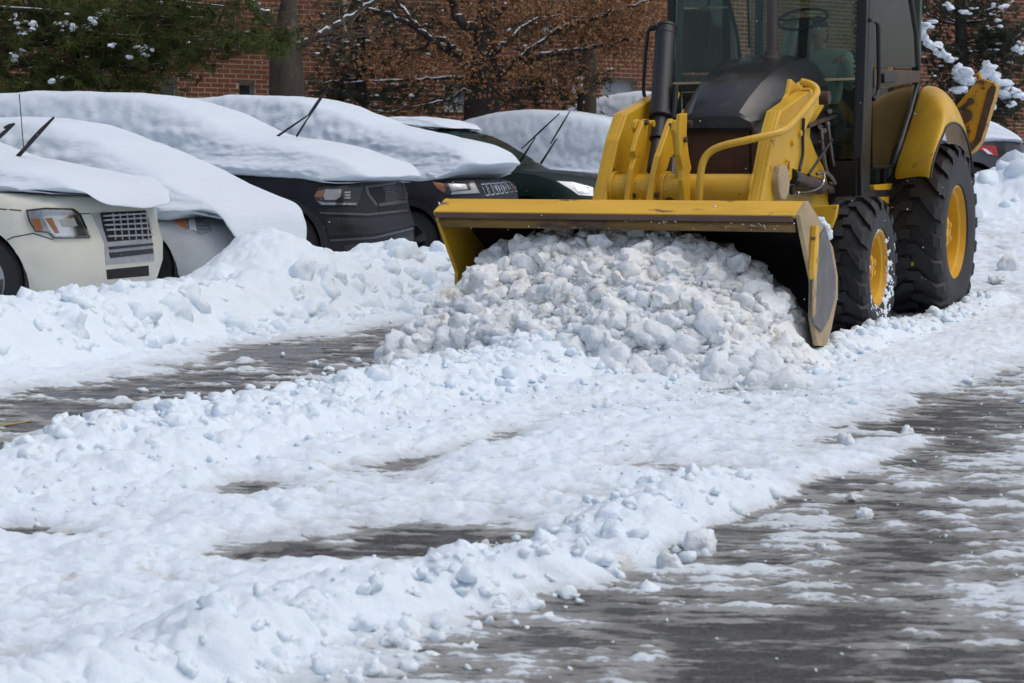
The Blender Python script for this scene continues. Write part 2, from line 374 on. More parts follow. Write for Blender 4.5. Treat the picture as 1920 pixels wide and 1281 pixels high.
def packed(c, r0, r1, w, a0, a1, k, seed):
    """snow caked on a sidewall: a ring sheet that only stands proud where the noise is high"""
    A = np.linspace(a0, a1, 160); Rr = np.linspace(r0, r1, 26); AA, RR = np.meshgrid(A, Rr, indexing='ij')
    n = fbm(AA * 6 + seed, RR * 16, 5, seed) + 0.5 * fbm(AA * 30, RR * 60, 3, seed + 5)
    low = np.clip(0.5 - 0.75 * np.sin(AA), 0, 1); band = 1 - np.abs((RR - (r0 + r1) / 2) / ((r1 - r0) / 2)) ** 2
    h = np.clip((n * 0.7 - 0.40 + 0.75 * low * band + 0.2 * band), -0.6, 1.0) * k
    m = MB(); m.grid([[(w + h[i, j], RR[i, j] * math.cos(AA[i, j]), RR[i, j] * math.sin(AA[i, j])) for j in range(26)] for i in range(160)])
    o = m.build('caked_snow', 'snow', LD, smooth=True); o.location = c; return o
packed((0.85, 0, 0.49), 0.245, 0.43, 0.146, 0, 2 * PI, 0.030, 3)
# ---- chassis
MB().tube([(-0.68, 0, 0.49), (0.68, 0, 0.49)], 0.09, 14).box((-0.16, -0.14, 0.36), (0.16, 0.14, 0.62)).build('front_axle', 'yellow', LD, bevel=0.01)
MB().tube([(-0.6, 2.15, 0.67), (0.6, 2.15, 0.67)], 0.13, 14).box((-0.3, 1.9, 0.45), (0.3, 2.4, 0.95)).build('rear_axle', 'bucket_dark', LD, bevel=0.01)
MB().box((-0.36, -0.62, 0.62), (0.36, 2.9, 0.95)).box((-0.30, -0.42, 0.95), (0.30, 0.85, 1.30)).build('chassis', 'bucket_dark', LD, bevel=0.01)
MB().box((-0.55, 0.7, 0.62), (0.55, 2.6, 1.02)).build('floor_frame', 'bucket_dark', LD, bevel=0.01)

mat('lip_brown', (0.20, 0.115, 0.03), 0.6, var=0.4, vscale=4, bump=0.4, bscale=40, stretch=(0.3, 1, 1), spots=[((0.06, 0.04, 0.03), 0.5, 0.1, 6)])
# ---- bucket (seen from the side: rear sheet, top plate, lips) and end plates
WR, WL = 1.10, None
side = [(-2.03, 0.975), (-2.185, 0.895), (-2.10, 0.765), (-1.94, 0.545), (-1.91, 0.50), (-1.91, 0.29), (-1.80, 0.12), (-1.62, 0.10), (-1.52, 0.2), (-1.40, 0.39), (-1.41, 0.51), (-1.52, 0.69), (-1.73, 0.813), (-1.82, 0.875)]
WL = LF.at(818, 397, r=-2.185).x
back = [(-1.80, 0.10), (-1.62, 0.10), (-1.50, 0.2), (-1.42, 0.39), (-1.43, 0.51), (-1.54, 0.68), (-1.74, 0.80), (-1.88, 0.87), (-2.03, 0.965)]
inn = [(r - 0.012 if i < 8 else r, z - 0.02 if i > 4 else z) for i, (r, z) in enumerate(back)]
m = MB(); k = len(back)
rowsO = [[(WL, r, z) for r, z in back], [(WR, r, z) for r, z in back]]
rowsI = [[(WL, r - 0.022, z - 0.012) for r, z in back], [(WR, r - 0.022, z - 0.012) for r, z in back]]
m.grid(rowsO); m.grid(rowsI)
bucket = m.build('bucket', 'bucket_dark', LD, autosm=30)
BK = bucket
MB().prism([(WL, -2.03, 0.975), (WL, -2.185, 0.895), (WL, -2.18, 0.875), (WL, -2.02, 0.95)], (WR - WL, 0, 0)).build('top_plate', 'yellow_bucket', BK, bevel=0.005)
MB().box((WL - 0.004, -2.200, 0.855), (WR - 0.012, -2.155, 0.8895)).build('edge_bar', 'edge_dark', BK, bevel=0.004)
MB().prism([(WL + .01, -2.168, 0.8535), (WL + .01, -2.175, 0.835), (WL + .01, -2.135, 0.795), (WL + .01, -2.125, 0.8535)], (WR - WL - 0.02, 0, 0)).build('lower_lip', 'lip_brown', BK, bevel=0.003)
MB().prism([(WR, r, z) for r, z in side], (0.028, 0, 0)).build('end_plate', 'worn_plate', BK, bevel=0.004)
MB().prism([(WL - 0.024, r, z) for r, z in side], (0.026, 0, 0)).build('end_plate', 'yellow_bucket', BK, bevel=0.004)
# worn steel wear plate bolted low on the right end plate, with a rib
wp = [(1518, 520), (1536, 440), (1545, 428), (1554, 464), (1563, 517), (1563, 555), (1551, 598), (1538, 622), (1522, 607), (1517, 585)]
MB().prism([LF.at(x, y, w=WR + 0.030) for x, y in wp], (0.014, 0, 0)).build('wear_plate', 'steel_plate', BK, bevel=0.004)
MB().prism([LF.at(x, y, w=WR + 0.030) for x, y in [(1521, 423), (1528, 424), (1524, 505), (1519, 530), (1516, 512)]], (0.03, 0, 0)).build('side_rib', 'yellow_bucket', BK, bevel=0.004)
MB().prism([LF.at(x, y, w=WR + 0.046) for x, y in [(1523, 508), (1529, 510), (1526, 590), (1521, 596)]], (0.012, 0, 0)).build('side_rib', 'worn_plate', BK, bevel=0.003)
# bucket back ribs and hinge ears behind
for w in (-0.62, -0.36, 0.36, 0.60):
    rz('hinge_ear', [(-1.78, 0.84), (-1.50, 0.72), (-1.38, 0.52), (-1.20, 0.62), (-1.22, 0.80), (-1.30, 0.96), (-1.5, 0.95)], w, w + 0.035, 'yellow', BK)

# ---- lift arms
arm_px = [(1427, 384), (1450, 260), (1464, 208), (1512, 174), (1528, 164), (1536, 170), (1536, 200), (1519, 226), (1504, 262), (1500, 320), (1478, 345), (1452, 378)]
ARM = [LF.at(x, y, w=0.585) for x, y in arm_px]
arz = [(p.y, p.z) for p in ARM]
for w0, w1 in ((0.485, 0.585), (-0.585, -0.485)):
    a = rz('lift_arm', arz, w0, w1, 'yellow', bevel=0.01)
    front = arz[0:4]
    # folded flange on the front face
    fl = MB()
    fl.prism([(w0 + 0.028, arz[0][0] - 0.006, arz[0][1]), (w0 + 0.028, arz[1][0] - 0.006, arz[1][1]), (w0 + 0.028, arz[2][0] - 0.004, arz[2][1] + 0.004), (w0 + 0.028, arz[2][0] + 0.05, arz[2][1]), (w0 + 0.028, arz[1][0] + 0.05, arz[1][1]), (w0 + 0.028, arz[0][0] + 0.05, arz[0][1])], (0.044, 0, 0))
    fl.build('arm_flange', 'yellow', a, bevel=0.004)
for P in [(1478, 312), (1484, 268), (1498, 250)]:
    bolt(LF.at(*P, w=0.585), name='pin')
MB().tube([(-0.484, -1.10, 1.02), (0.484, -1.10, 1.02)], 0.11, 28).build('torque_tube', 'yellow', LD, autosm=40)
MB().tube([LF.at(1450, 342, w=0.56), LF.at(1450, 342, w=0.56) + Vector((0.075, 0, 0))], 0.115, 28).build('tube_cap', 'worn_plate', LD, bevel=0.008, autosm=40)
for w in (-0.485, -0.12, 0.484):
    MB().tube([(w - 0.0, -1.10, 1.02), (w + 0.02, -1.10, 1.02)], 0.128, 28).build('tube_collar', 'yellow', LD, bevel=0.004)

# ---- tilt levers (pairs of cranked plates)
def lever(px, w, t, m='yellow'):
    return plate('tilt_lever', px, w, t, m, bevel=0.006)
wa = LF.at(1176, 379, r=-1.30).x; wb = LF.at(1221, 379, r=-1.30).x; wc = LF.at(1290, 379, r=-1.25).x
A = [(1213, 223), (1217, 232), (1214, 262), (1210, 299), (1204, 325), (1192, 384), (1177, 384), (1186, 318), (1193, 296), (1189, 284), (1196, 258), (1207, 228)]
Bp = [(1262, 222), (1266, 236), (1266, 284), (1254, 312), (1247, 326), (1237, 384), (1220, 384), (1229, 325), (1236, 293), (1240, 284), (1256, 236)]
Cp = [(1276, 214), (1289, 212), (1288, 254), (1292, 290), (1297, 315), (1294, 324), (1298, 384), (1284, 384), (1279, 338), (1281, 318), (1275, 290), (1274, 250)]
lever(A, wa, -0.035); lever(Bp, wb, -0.04); lever(Cp, wc, -0.03)
a2 = [(x - 14, y + 1) for x, y in A]; 
lever([(1198, 223), (1203, 226), (1200, 244), (1194, 250), (1191, 240), (1192, 228)], wa - 0.04, -0.03)
lever([(1267, 226), (1273, 224), (1275, 240), (1276, 264), (1280, 300), (1280, 384), (1276, 384), (1272, 292), (1268, 262), (1265, 245)], wc - 0.09, -0.03)
for P, w in (((1210, 230), wa), ((1258, 236), wb), ((1283, 262), wc), ((1188, 366), wa), ((1228, 366), wb)): bolt(LF.at(*P, w=w), r=0.02, m='rust', name='pin')
MB().tube([LF.at(1206, 232, w=wa - 0.06), LF.at(1206, 232, w=wa - 0.06) + Vector((0.08, 0, 0))], 0.022, 14).build('pin', 'yellow', LD)
MB().tube([LF.at(1266, 232, w=wb - 0.05), LF.at(1266, 232, w=wb - 0.05) + Vector((0.12, 0, 0))], 0.022, 14).build('pin', 'rust', LD)
# dark rod between the levers
MB().tube([LF.at(1262, 300, r=-0.95), LF.at(1256, 384, r=-1.2)], 0.033, 12).build('tilt_rod', 'black_paint', LD)
MB().tube([LF.at(1188, 340, r=-1.05), LF.at(1203, 384, r=-1.2)], 0.03, 12).build('tilt_rod', 'yellow', LD)
# ---- tilt cylinder standing at the left, with its oil line
cy = MB()
p0 = LF.at(1223, 322, r=-0.86); p1 = LF.at(1233, 262, r=-0.72); p2 = LF.at(1238, 222, r=-0.64); p3 = LF.at(1249, 52, r=-0.32)
cyl = MB().tube([p0, p1], 0.040, 20).tube([p1, p2], 0.052, 20).tube([p2, p3], 0.072, 24).build('tilt_cylinder', 'stack_black', LD, bevel=0.006, autosm=40)
d = (p3 - p2).normalized()
for q, rr, hh in ((p2 + d * 0.005, 0.08, 0.03), (p3 - d * 0.07, 0.075, 0.012), (p3 - d * 0.012, 0.077, 0.02), (p1, 0.058, 0.02)):
    MB().tube([q, q + d * hh], rr, 24).build('cylinder_collar', 'stack_black', cyl, bevel=0.003)
hl = [LF.at(x, y, r=-0.38) for x, y in [(1234, 49), (1224, 50), (1216, 56), (1213, 70), (1209, 120), (1206, 165), (1208, 180), (1214, 190), (1224, 194)]]
MB().tube(hl, 0.013, 10, smoothpath=1).build('oil_line', 'black_paint', cyl, smooth=True)
# steel work in front of the hood's left side
MB().tube([LF.at(1267, 160, r=-0.55), LF.at(1262, 222, r=-0.62)], 0.022, 10).build('brace', 'black_paint', LD)
plate('brace', [(1250, 235), (1258, 232), (1268, 196), (1276, 176), (1272, 170), (1262, 190)], -0.30, -0.02, 'yellow')

# ---- tubular guard bent over to the right arm
gp = [(1310, 384, -1.36), (1312, 345, -1.36), (1315, 312, -1.34), (1324, 290, -1.32), (1346, 275, -1.3), (1400, 263, -1.25), (1458, 250, -1.14), (1476, 241, -1.04), (1500, 215, -0.72), (1529, 181, -0.40), (1533, 170, -0.32), (1525, 159, -0.30), (1503, 153, -0.28)]
MB().tube([LF.at(x, y, r=r) for x, y, r in gp], 0.024, 12, smoothpath=2).build('guard_tube', 'yellow', LD, smooth=True)
plate('arm_ear', [(1462, 206), (1479, 176), (1484, 148), (1497, 160), (1504, 152), (1506, 168), (1503, 178), (1470, 208)], 0.47, -0.03, 'yellow')
MB().tube([LF.at(1536, 184, w=0.50), LF.at(1536, 184, w=0.50) + Vector((0.075, 0, 0))], 0.048, 20).build('pivot_pin', 'rust', LD, bevel=0.006)

# ---- loader tower and side steel
tw = [(1480, 240), (1503, 200), (1534, 176), (1536, 199), (1519, 226), (1510, 238), (1509, 256), (1519, 283), (1535, 313), (1545, 350), (1545, 392), (1450, 392), (1450, 330)]
T1 = [LF.at(x, y, w=0.46) for x, y in tw]
for w0 in (0.42, -0.46): rz('loader_tower', [(p.y + 0.12, p.z) for p in T1], w0, w0 + 0.04, 'yellow')
plate('side_plate', [(1521, 226), (1534, 210), (1535, 245), (1548, 300), (1552, 345), (1541, 348), (1528, 300), (1519, 262)], 0.40, -0.03, 'bucket_dark')
MB().box((0.30, -0.45, 0.70), (0.42, 0.62, 1.06)).build('frame_rail', 'yellow', LD, bevel=0.01)
MB().box((-0.42, -0.45, 0.70), (-0.30, 0.62, 1.06)).build('frame_rail', 'yellow', LD, bevel=0.01)
MB().prism([LF.at(x, y, r=-0.62) for x, y in [(1517, 387), (1570, 384), (1566, 408), (1557, 430), (1546, 414), (1532, 404)]], (0, 0.05, 0)).build('front_bracket', 'yellow', LD, bevel=0.006)
MB().box((-0.5, -0.66, 0.50), (0.5, -0.60, 1.02)).build('nose_plate', 'yellow', LD, bevel=0.01)
# lift cylinder, pipes, hoses
lc = MB().tube([LF.at(1481, 334, w=0.55), LF.at(1536, 350, w=0.50)], 0.058, 20).build('lift_cylinder', 'cyl_brown', LD, bevel=0.006, autosm=40)
MB().tube([LF.at(1478, 333, w=0.56), LF.at(1484, 335, w=0.56)], 0.066, 20).build('cylinder_collar', 'black_paint', lc)
MB().tube([LF.at(1536, 350, w=0.50), LF.at(1580, 362, w=0.46)], 0.03, 14).build('cylinder_rod', 'pipe_steel', lc)
MB().tube([LF.at(1484, 350, w=0.60), LF.at(1485, 364, w=0.60)], 0.018, 10).build('oil_fitting', 'black_paint', lc)
def line(name, px, r, m, w=0.5, sm=2, parent=LD): return MB().tube([LF.at(p[0], p[1], w=(p[2] if len(p) > 2 else w)) for p in px], r, 8, smoothpath=sm).build(name, m, parent, smooth=True)
line('oil_pipe', [(1545, 326, .57), (1545, 342, .57), (1537, 353, .58), (1520, 360, .58), (1496, 362, .6)], 0.010, 'chrome')
line('oil_pipe', [(1539, 236), (1543, 280), (1548, 316), (1558, 334), (1572, 348)], 0.012, 'pipe_steel')
line('oil_pipe', [(1552, 230), (1557, 270), (1563, 314), (1578, 338), (1592, 354)], 0.012, 'pipe_steel')
line('oil_pipe', [(1532, 326), (1545, 322), (1558, 330), (1566, 344)], 0.013, 'pipe_steel', 0.55)
line('hose', [(1507, 222, .6), (1505, 262, .6), (1506, 290, .6), (1499, 320, .6)], 0.011, 'hose')
line('hose', [(1560, 262, .55), (1545, 285, .57), (1528, 310, .58), (1516, 328, .58)], 0.010, 'hose')
line('hose', [(1462, 338, .61), (1474, 346, .61), (1490, 348, .6)], 0.007, 'hose')
line('hose', [(1540, 300, .42), (1562, 340, .42), (1572, 375, .42), (1560, 392, .42)], 0.016, 'hose')
line('hose', [(1552, 355, .52), (1566, 362, .5), (1575, 380, .48)], 0.014, 'cyl_brown')
line('hose', [(1556, 345, .50), (1570, 352, .48), (1590, 356, .46)], 0.018, 'cyl_brown')
MB().prism([LF.at(x, y, w=0.50) for x, y in [(1517, 234), (1586, 209), (1588, 213), (1560, 224), (1519, 240)]], (-0.05, 0, 0)).build('linkage_bar', 'cyl_brown', LD, bevel=0.004)
for px_ in ((1556, 209), (1552, 232), (1538, 238), (1546, 245)): MB().tube([LF.at(*px_, w=0.50), LF.at(*px_, w=0.44)], 0.018, 10).build('fitting', 'pipe_steel', LD)
line('door_latch_loop', [(1476, 302, .60), (1480, 300, .60), (1480, 326, .60), (1477, 330, .60), (1474, 322, .60), (1474, 305, .60)], 0.008, 'yellow', sm=1)

# ---- hood and radiator grille
rows = []
for r, hw, zt, zs in [(-0.55, 0.262, 1.520, 1.475), (-0.53, 0.268, 1.555, 1.48), (-0.40, 0.30, 1.668, 1.50), (-0.22, 0.345, 1.785, 1.60), (0.0, 0.385, 1.885, 1.66), (0.25, 0.42, 1.955, 1.72), (0.5, 0.45, 1.995, 1.76), (0.57, 0.455, 2.00, 1.77)]:
    row = []; zb = 1.44 if r < -0.4 else 1.30
    zb = 1.44 if r < -0.4 else 1.34; row.append((-hw - 0.005, r, zb)); row.append((-hw, r, zs - 0.06))
    for j in range(13):
        t = (-1, -0.93, -0.84, -0.74, -0.64, -0.34, 0, 0.34, 0.64, 0.74, 0.84, 0.93, 1)[j]; a_ = abs(t)
        q = 0.16 * (a_ / 0.64) ** 2 if a_ <= 0.64 else 0.16 + 0.84 * ((a_ - 0.64) / 0.36) ** 1.25
        row.append((t * hw * 0.985, r, zt - (zt - zs) * q))
    row.append((hw, r, zs - 0.06)); row.append((hw + 0.005, r, zb)); rows.append(row)
m = MB(); m.grid(rows); n = len(rows[0]); m.f.append(tuple(range(n))); m.f.append(tuple(len(rows) * n - 1 - i for i in range(n)))
hood = m.build('hood', 'hood_black', LD, autosm=21)
MB().box((-0.275, -0.548, 1.425), (0.275, -0.50, 1.475)).box((-0.285, -0.540, 1.02), (-0.262, -0.48, 1.43)).box((0.262, -0.540, 1.02), (0.285, -0.48, 1.43)).build('grille_frame', 'rust', hood, bevel=0.012, segs=3)
MB().box((-0.28, -0.43, 1.02), (0.28, -0.40, 1.46)).build('radiator', 'void_black', hood)
g = MB()
for i in range(46): x = -0.26 + 0.52 * i / 45; g.box((x - 0.0020, -0.502, 1.03), (x + 0.0020, -0.496, 1.425))
for i in range(34): z = 1.035 + 0.385 * i / 33; g.box((-0.26, -0.5045, z - 0.0024), (0.26, -0.4985, z + 0.0024))
setp(g.build('grille_mesh', 'grille_rust', hood), kind='stuff')
MB().box((-0.26, -0.525, 1.125), (0.24, -0.506, 1.143)).box((0.225, -0.525, 1.04), (0.245, -0.506, 1.42)).build('grille_bar', 'rust', hood, bevel=0.003)
MB().box((-0.385, -0.47, 1.0), (-0.29, 0.65, 1.33)).box((0.29, -0.47, 1.0), (0.385, 0.65, 1.33)).build('engine_panel', 'bucket_dark', LD, bevel=0.01)
# oval side emblem
ev = MB().lathe([(0, 0.055), (0.008, 0.055), (0.008, 0.043), (0.003, 0.040), (0.003, 0)], (0, 0, 0), 'w', 24)
for z in (-0.02, 0.0, 0.02): ev.box((0.002, -0.028, z - 0.005), (0.009, 0.028, z + 0.005))
e = ev.build('hood_vent', 'plastic_black', hood); e.location = (0.372, -0.12, 1.60); e.scale = (1, 0.9, 1.5)
# exhaust stack rising from the hood
ex = LF.at(1447, 108, w=0.12)
MB().lathe([(-0.12, 0.062), (0.0, 0.062), (0.006, 0.055), (0.045, 0.052), (0.05, 0.038), (0.95, 0.038), (1.02, 0.036)], ex, 'z', 20).build('exhaust_pipe', 'post_brown', LD, autosm=40)

# ---- cab
cab = bpy.data.objects.new('cab', None); COL.objects.link(cab); cab.parent = LD
F0, SW, TOP, RB = 0.58, 0.70, 2.78, 2.30
SL = 0.83                                  # the cab reaches further out on the exhaust side
SX_ = lambda s: SW if s > 0 else SL
def box(name, a, b, m, parent=cab, bevel=0.008, **kw): return MB().box(a, b).build(name, m, parent, bevel=bevel, **kw)
def slab(name, pts, t, m, parent=cab, bevel=0.006): return MB().prism(pts, t).build(name, m, parent, bevel=bevel)
# front posts lean slightly
for s in (-1, 1):
    slab('front_post', [(s * (SX_(s) - 0.065), F0, 1.22), (s * SX_(s), F0 + 0.02, 1.22), (s * SX_(s), F0 + 0.08, TOP), (s * (SX_(s) - 0.065), F0 + 0.07, TOP)], (0, 0.09, 0), 'black_paint')
    slab('sill_panel', [(s * SX_(s), F0 + 0.03, 0.93), (s * SX_(s), F0 + 0.10, 0.93), (s * SX_(s), F0 + 0.12, 1.25), (s * SX_(s), F0 + 0.0, 1.25)], (-s * 0.05, 0, 0), 'black_paint')
box('lower_panel', (0.40, F0, 0.93), (SW - 0.03, F0 + 0.07, 1.225), 'black_paint'); box('lower_panel', (-SL + 0.03, F0, 0.93), (-0.40, F0 + 0.07, 1.225), 'black_paint')
box('firewall', (-0.41, F0 + 0.04, 0.93), (0.395, F0 + 0.10, 1.74), 'bucket_dark')
# windscreens
MB().box((0.395, F0 + 0.045, 1.24), (SW - 0.07, F0 + 0.052, 1.80)).build('lower_windscreen', 'cab_glass', cab)
MB().box((-SL + 0.07, F0 + 0.045, 1.24), (-0.395, F0 + 0.052, 1.80)).build('lower_windscreen', 'cab_glass', cab)
MB().prism([(-SL + 0.07, F0 + 0.045, 1.82), (SW - 0.07, F0 + 0.045, 1.82), (SW - 0.07, F0 + 0.10, TOP - 0.06), (-SL + 0.07, F0 + 0.10, TOP - 0.06)], (0, 0.007, 0)).build('windscreen', 'cab_glass', cab)
box('window_seal', (-SL + 0.06, F0 + 0.030, 1.800), (SW - 0.06, F0 + 0.056, 1.818), 'worn_plate', bevel=0.003)
box('cab_floor', (-0.78, 0.68, 0.95), (0.66, 2.30, 1.02), 'bucket_dark'); box('cab_roof', (-0.89, 0.50, TOP), (0.76, 2.42, TOP + 0.14), 'yellow', bevel=0.04)
# ladder-back strip on the right post
lb = MB()
for i in range(40): z = 1.30 + i * 0.036; lb.box((SW - 0.085, F0 + 0.052, z), (SW - 0.067, F0 + 0.068, z + 0.014))
setp(lb.build('seal_strip', 'plastic_black', cab), kind='stuff')
# door (right) and its mirror twin: frame follows the fender
for s in (1, -1):
    W = SX_(s) * s
    def q(px): return [Vector((W, p.y, p.z)) for p in [LF.at(x, y, w=SW) for x, y in px]]
    ft, fb = q([(1626, -30), (1634, 322)]) ; 
    outer = q([(1622, -110), (1622, 322), (1636, 322), (1650, -110)])
    slab('door_frame', [Vector((W, F0 + 0.11, TOP)), Vector((W, F0 + 0.11, 1.0)), Vector((W, F0 + 0.24, 1.0)), Vector((W, F0 + 0.30, TOP))], (-s * 0.05, 0, 0), 'black_paint')
    rp = q([(1679, 310), (1696, 262), (1712, 210), (1724, 160), (1726, 128), (1722, 60), (1711, -10), (1698, -90)])
    dr = MB().tube([v - Vector((s * 0.02, 0, 0)) for v in rp], 0.022, 8).build('rear_post', 'plastic_black', cab, smooth=True)
    bt = q([(1638, 309), (1679, 309), (1679, 316), (1638, 316)])
    slab('door_sill', bt, (-s * 0.04, 0, 0), 'black_paint')
    bar = q([(1640, 130), (1726, 133), (1725, 154), (1700, 158), (1670, 163), (1640, 164)])
    db = slab('door_bar', bar, (-s * 0.045, 0, 0), 'cyl_brown')
    hd = q([(1651, 138), (1676, 139), (1679, 146), (1672, 154), (1652, 156)])
    slab('door_handle', hd, (s * 0.03, 0, 0), 'plastic_black', parent=db)
    gu = q([(1640, 0), (1716, 0), (1722, 60), (1725, 126), (1640, 126)]); gu2 = q([(1640, -110), (1694, -110), (1712, -4), (1640, -4)])
    gl = q([(1641, 166), (1672, 164), (1721, 158), (1710, 212), (1694, 262), (1678, 308), (1641, 308)])
    slab('door_glass', [v - Vector((s * 0.02, 0, 0)) for v in gu2 + []], (-s * 0.006, 0, 0), 'cab_glass', bevel=0)
    slab('door_glass', [v - Vector((s * 0.02, 0, 0)) for v in gu], (-s * 0.006, 0, 0), 'cab_glass', bevel=0)
    slab('lower_door_glass', [v - Vector((s * 0.02, 0, 0)) for v in gl], (-s * 0.006, 0, 0), 'cab_glass', bevel=0)
    ht = [Vector((W + s * 0.07, p.y, p.z)) for p in [LF.at(x, y, w=SW + 0.07) for x, y in [(1630, 38), (1640, 37), (1646, 44), (1647, 60), (1648, 165), (1645, 178), (1638, 186)]]]
    MB().tube(ht, 0.016, 10, smoothpath=1).build('grab_handle', 'black_paint', cab, smooth=True)
MB().box((-0.78, 2.26, 0.95), (0.66, 2.30, 1.72)).build('rear_wall', 'cab_inside', cab)
for s in (-1, 1): box('rear_corner_post', (s * 0.66 - 0.03, 2.24, 1.70), (s * 0.66 + 0.03, 2.30, TOP), 'cab_inside')
box('rear_header', (-0.78, 2.24, TOP - 0.12), (0.66, 2.30, TOP), 'cab_inside')
box('rear_window', (-0.74, 2.265, 1.73), (0.62, 2.272, TOP - 0.13), 'cab_glass', bevel=0)
# pale curtain strips of trim seen through the windscreen
slab('inner_trim', [LF.at(x, y, r=1.9) for x, y in [(1350, -60), (1360, -60), (1361, 60), (1354, 110), (1341, 125), (1344, 60)]], (0, 0.02, 0), 'teal_trim')
slab('inner_trim', [LF.at(x, y, r=2.0) for x, y in [(1310, -60), (1330, -60), (1325, 60), (1312, 125), (1304, 125), (1312, 60)]], (0, 0.02, 0), 'cab_inside')
slab('inner_trim', [LF.at(x, y, r=1.9) for x, y in [(1398, -60), (1402, -60), (1407, 90), (1402, 90)]], (0, 0.02, 0), 'cab_inside')
# steering console and wheel, levers, seat
slab('steering_console', [LF.at(x, y, r=1.05) for x, y in [(1498, 34), (1517, 40), (1510, 120), (1490, 120)]], (0, 0.10, 0), 'black_paint')
sc = LF.at(1505, 36, r=1.15); ring = []
for k in range(25): a = 2 * PI * k / 24; ring.append(sc + Vector((0.19 * math.cos(a), 0.17 * math.sin(a), 0.09 * math.sin(a))))
MB().tube(ring, 0.013, 8).tube([sc + Vector((-0.18, 0, 0)), sc, sc + Vector((0.18, 0, 0))], 0.010, 8).tube([sc + Vector((0, 0, 0)), sc + Vector((0.0, 0.02, -0.15))], 0.03, 10).build('steering_wheel', 'plastic_black', cab, smooth=True)
SX, SR, SZ = 0.02, 1.72, 1.50
MB().box((SX - 0.25, SR - 0.28, SZ - 0.14), (SX + 0.25, SR + 0.24, SZ)).build('seat', 'seat_dark', cab, bevel=0.05, segs=3)
slab('seat_back', [(SX - 0.24, SR + 0.20, SZ - 0.05), (SX + 0.24, SR + 0.20, SZ - 0.05), (SX + 0.21, SR + 0.30, SZ + 0.62), (SX - 0.21, SR + 0.30, SZ + 0.62)], (0, 0.10, 0), 'seat_dark', bevel=0.04)
box('seat_base', (SX - 0.18, SR - 0.2, 1.02), (SX + 0.18, SR + 0.2, SZ - 0.14), 'seat_dark')
box('side_console', (0.42, 1.55, 1.02), (0.60, 2.2, 1.50), 'cab_inside', bevel=0.05)
box('side_wall', (-0.80, 1.30, 1.0), (-0.76, 2.26, 1.74), 'cab_inside'); box('side_wall', (0.60, 1.62, 1.0), (0.64, 2.26, 1.50), 'cab_inside')
box('side_console', (-0.62, 1.3, 1.02), (-0.42, 2.1, 1.55), 'cab_inside', bevel=0.05)

# ---- rear fenders
def fender(s):
    stations = [((1672, 339), (1744, 338)), ((1679, 308), (1748, 312)), ((1688, 282), (1753, 292)), ((1697, 256), (1759, 275)), ((1708, 222), (1764, 262)), ((1718, 186), (1770, 250))]
    rows = []
    def sect(A_, B_, bulge):
        row = []
        for t, k in ((0, 0), (0.2, 0.55), (0.45, 0.95), (0.7, 1.0), (0.88, 0.75), (1.0, 0.0)):
            p = A_.lerp(B_, t); n = bulge * k; row.append(Vector((s * p.x, p.y, p.z)) + n)
        return row
    for (ix, iy), (ox, oy) in stations:
        A_ = LF.at(ix, iy, w=0.70); B_ = LF.at(ox, oy, w=1.07)
        rows.append(sect(A_, B_, Vector((s * 0.035, -0.045, 0.03))))
    lastA, lastB = LF.at(1718, 186, w=0.70), LF.at(1770, 250, w=1.07)
    for dr, dzA, dzB, bz in ((0.12, 0.085, 0.05, 0.07), (0.30, 0.13, 0.085, 0.10), (0.50, 0.12, 0.085, 0.10), (0.70, 0.05, 0.045, 0.09), (0.88, -0.07, -0.05, 0.08), (1.02, -0.20, -0.18, 0.06), (1.12, -0.36, -0.33, 0.04)):
        rows.append(sect(Vector((0.70, lastA.y + dr, lastA.z + dzA)), Vector((1.07, lastB.y + dr - 0.05, lastB.z + dzB)), Vector((s * 0.02, 0.0, bz))))
    m = MB(); m.grid(rows)
    o = m.build('fender', 'yellow', LD, smooth=True); sm = o.modifiers.new('solid', 'SOLIDIFY'); sm.thickness = 0.016; sm.offset = -1; sb = o.modifiers.new('sub', 'SUBSURF'); sb.levels = sb.render_levels = 2
    if s < 0: o.location.x = -0.14
    lip = MB().tube([r_[-1] for r_ in rows], 0.009, 8, smoothpath=1).build('fender_lip', 'bucket_dark', o, smooth=True)
    box('inner_fender', (s * 0.60 - 0.02, 1.55, 0.95), (s * 0.60 + 0.02, 2.75, 1.62), 'bucket_dark', parent=LD)
fender(1); fender(-1)
# side chassis plate, step
MB().prism([LF.at(x, y, w=0.66) for x, y in [(1640, 347), (1722, 340), (1705, 378), (1672, 386), (1650, 372), (1640, 366)]], (-0.06, 0, 0)).build('side_panel', 'yellow', LD, bevel=0.006)
MB().prism([LF.at(x, y, w=0.70) for x, y in [(1676, 388), (1709, 385), (1708, 400), (1694, 452), (1690, 490), (1684, 490), (1682, 440)]], (-0.03, 0, 0)).build('step_bracket', 'yellow', LD, bevel=0.005)
sp = LF.at(1700, 492, w=0.78); 
MB().box((0.62, sp.y - 0.12, sp.z - 0.02), (0.86, sp.y + 0.16, sp.z + 0.012)).box((0.60, sp.y - 0.12, sp.z), (0.64, sp.y + 0.16, sp.z + 0.35)).build('step', 'yellow', LD, bevel=0.006)
MB().box((0.36, 0.75, 0.62), (0.64, 1.45, 0.97)).build('fuel_tank', 'yellow', LD, bevel=0.03)
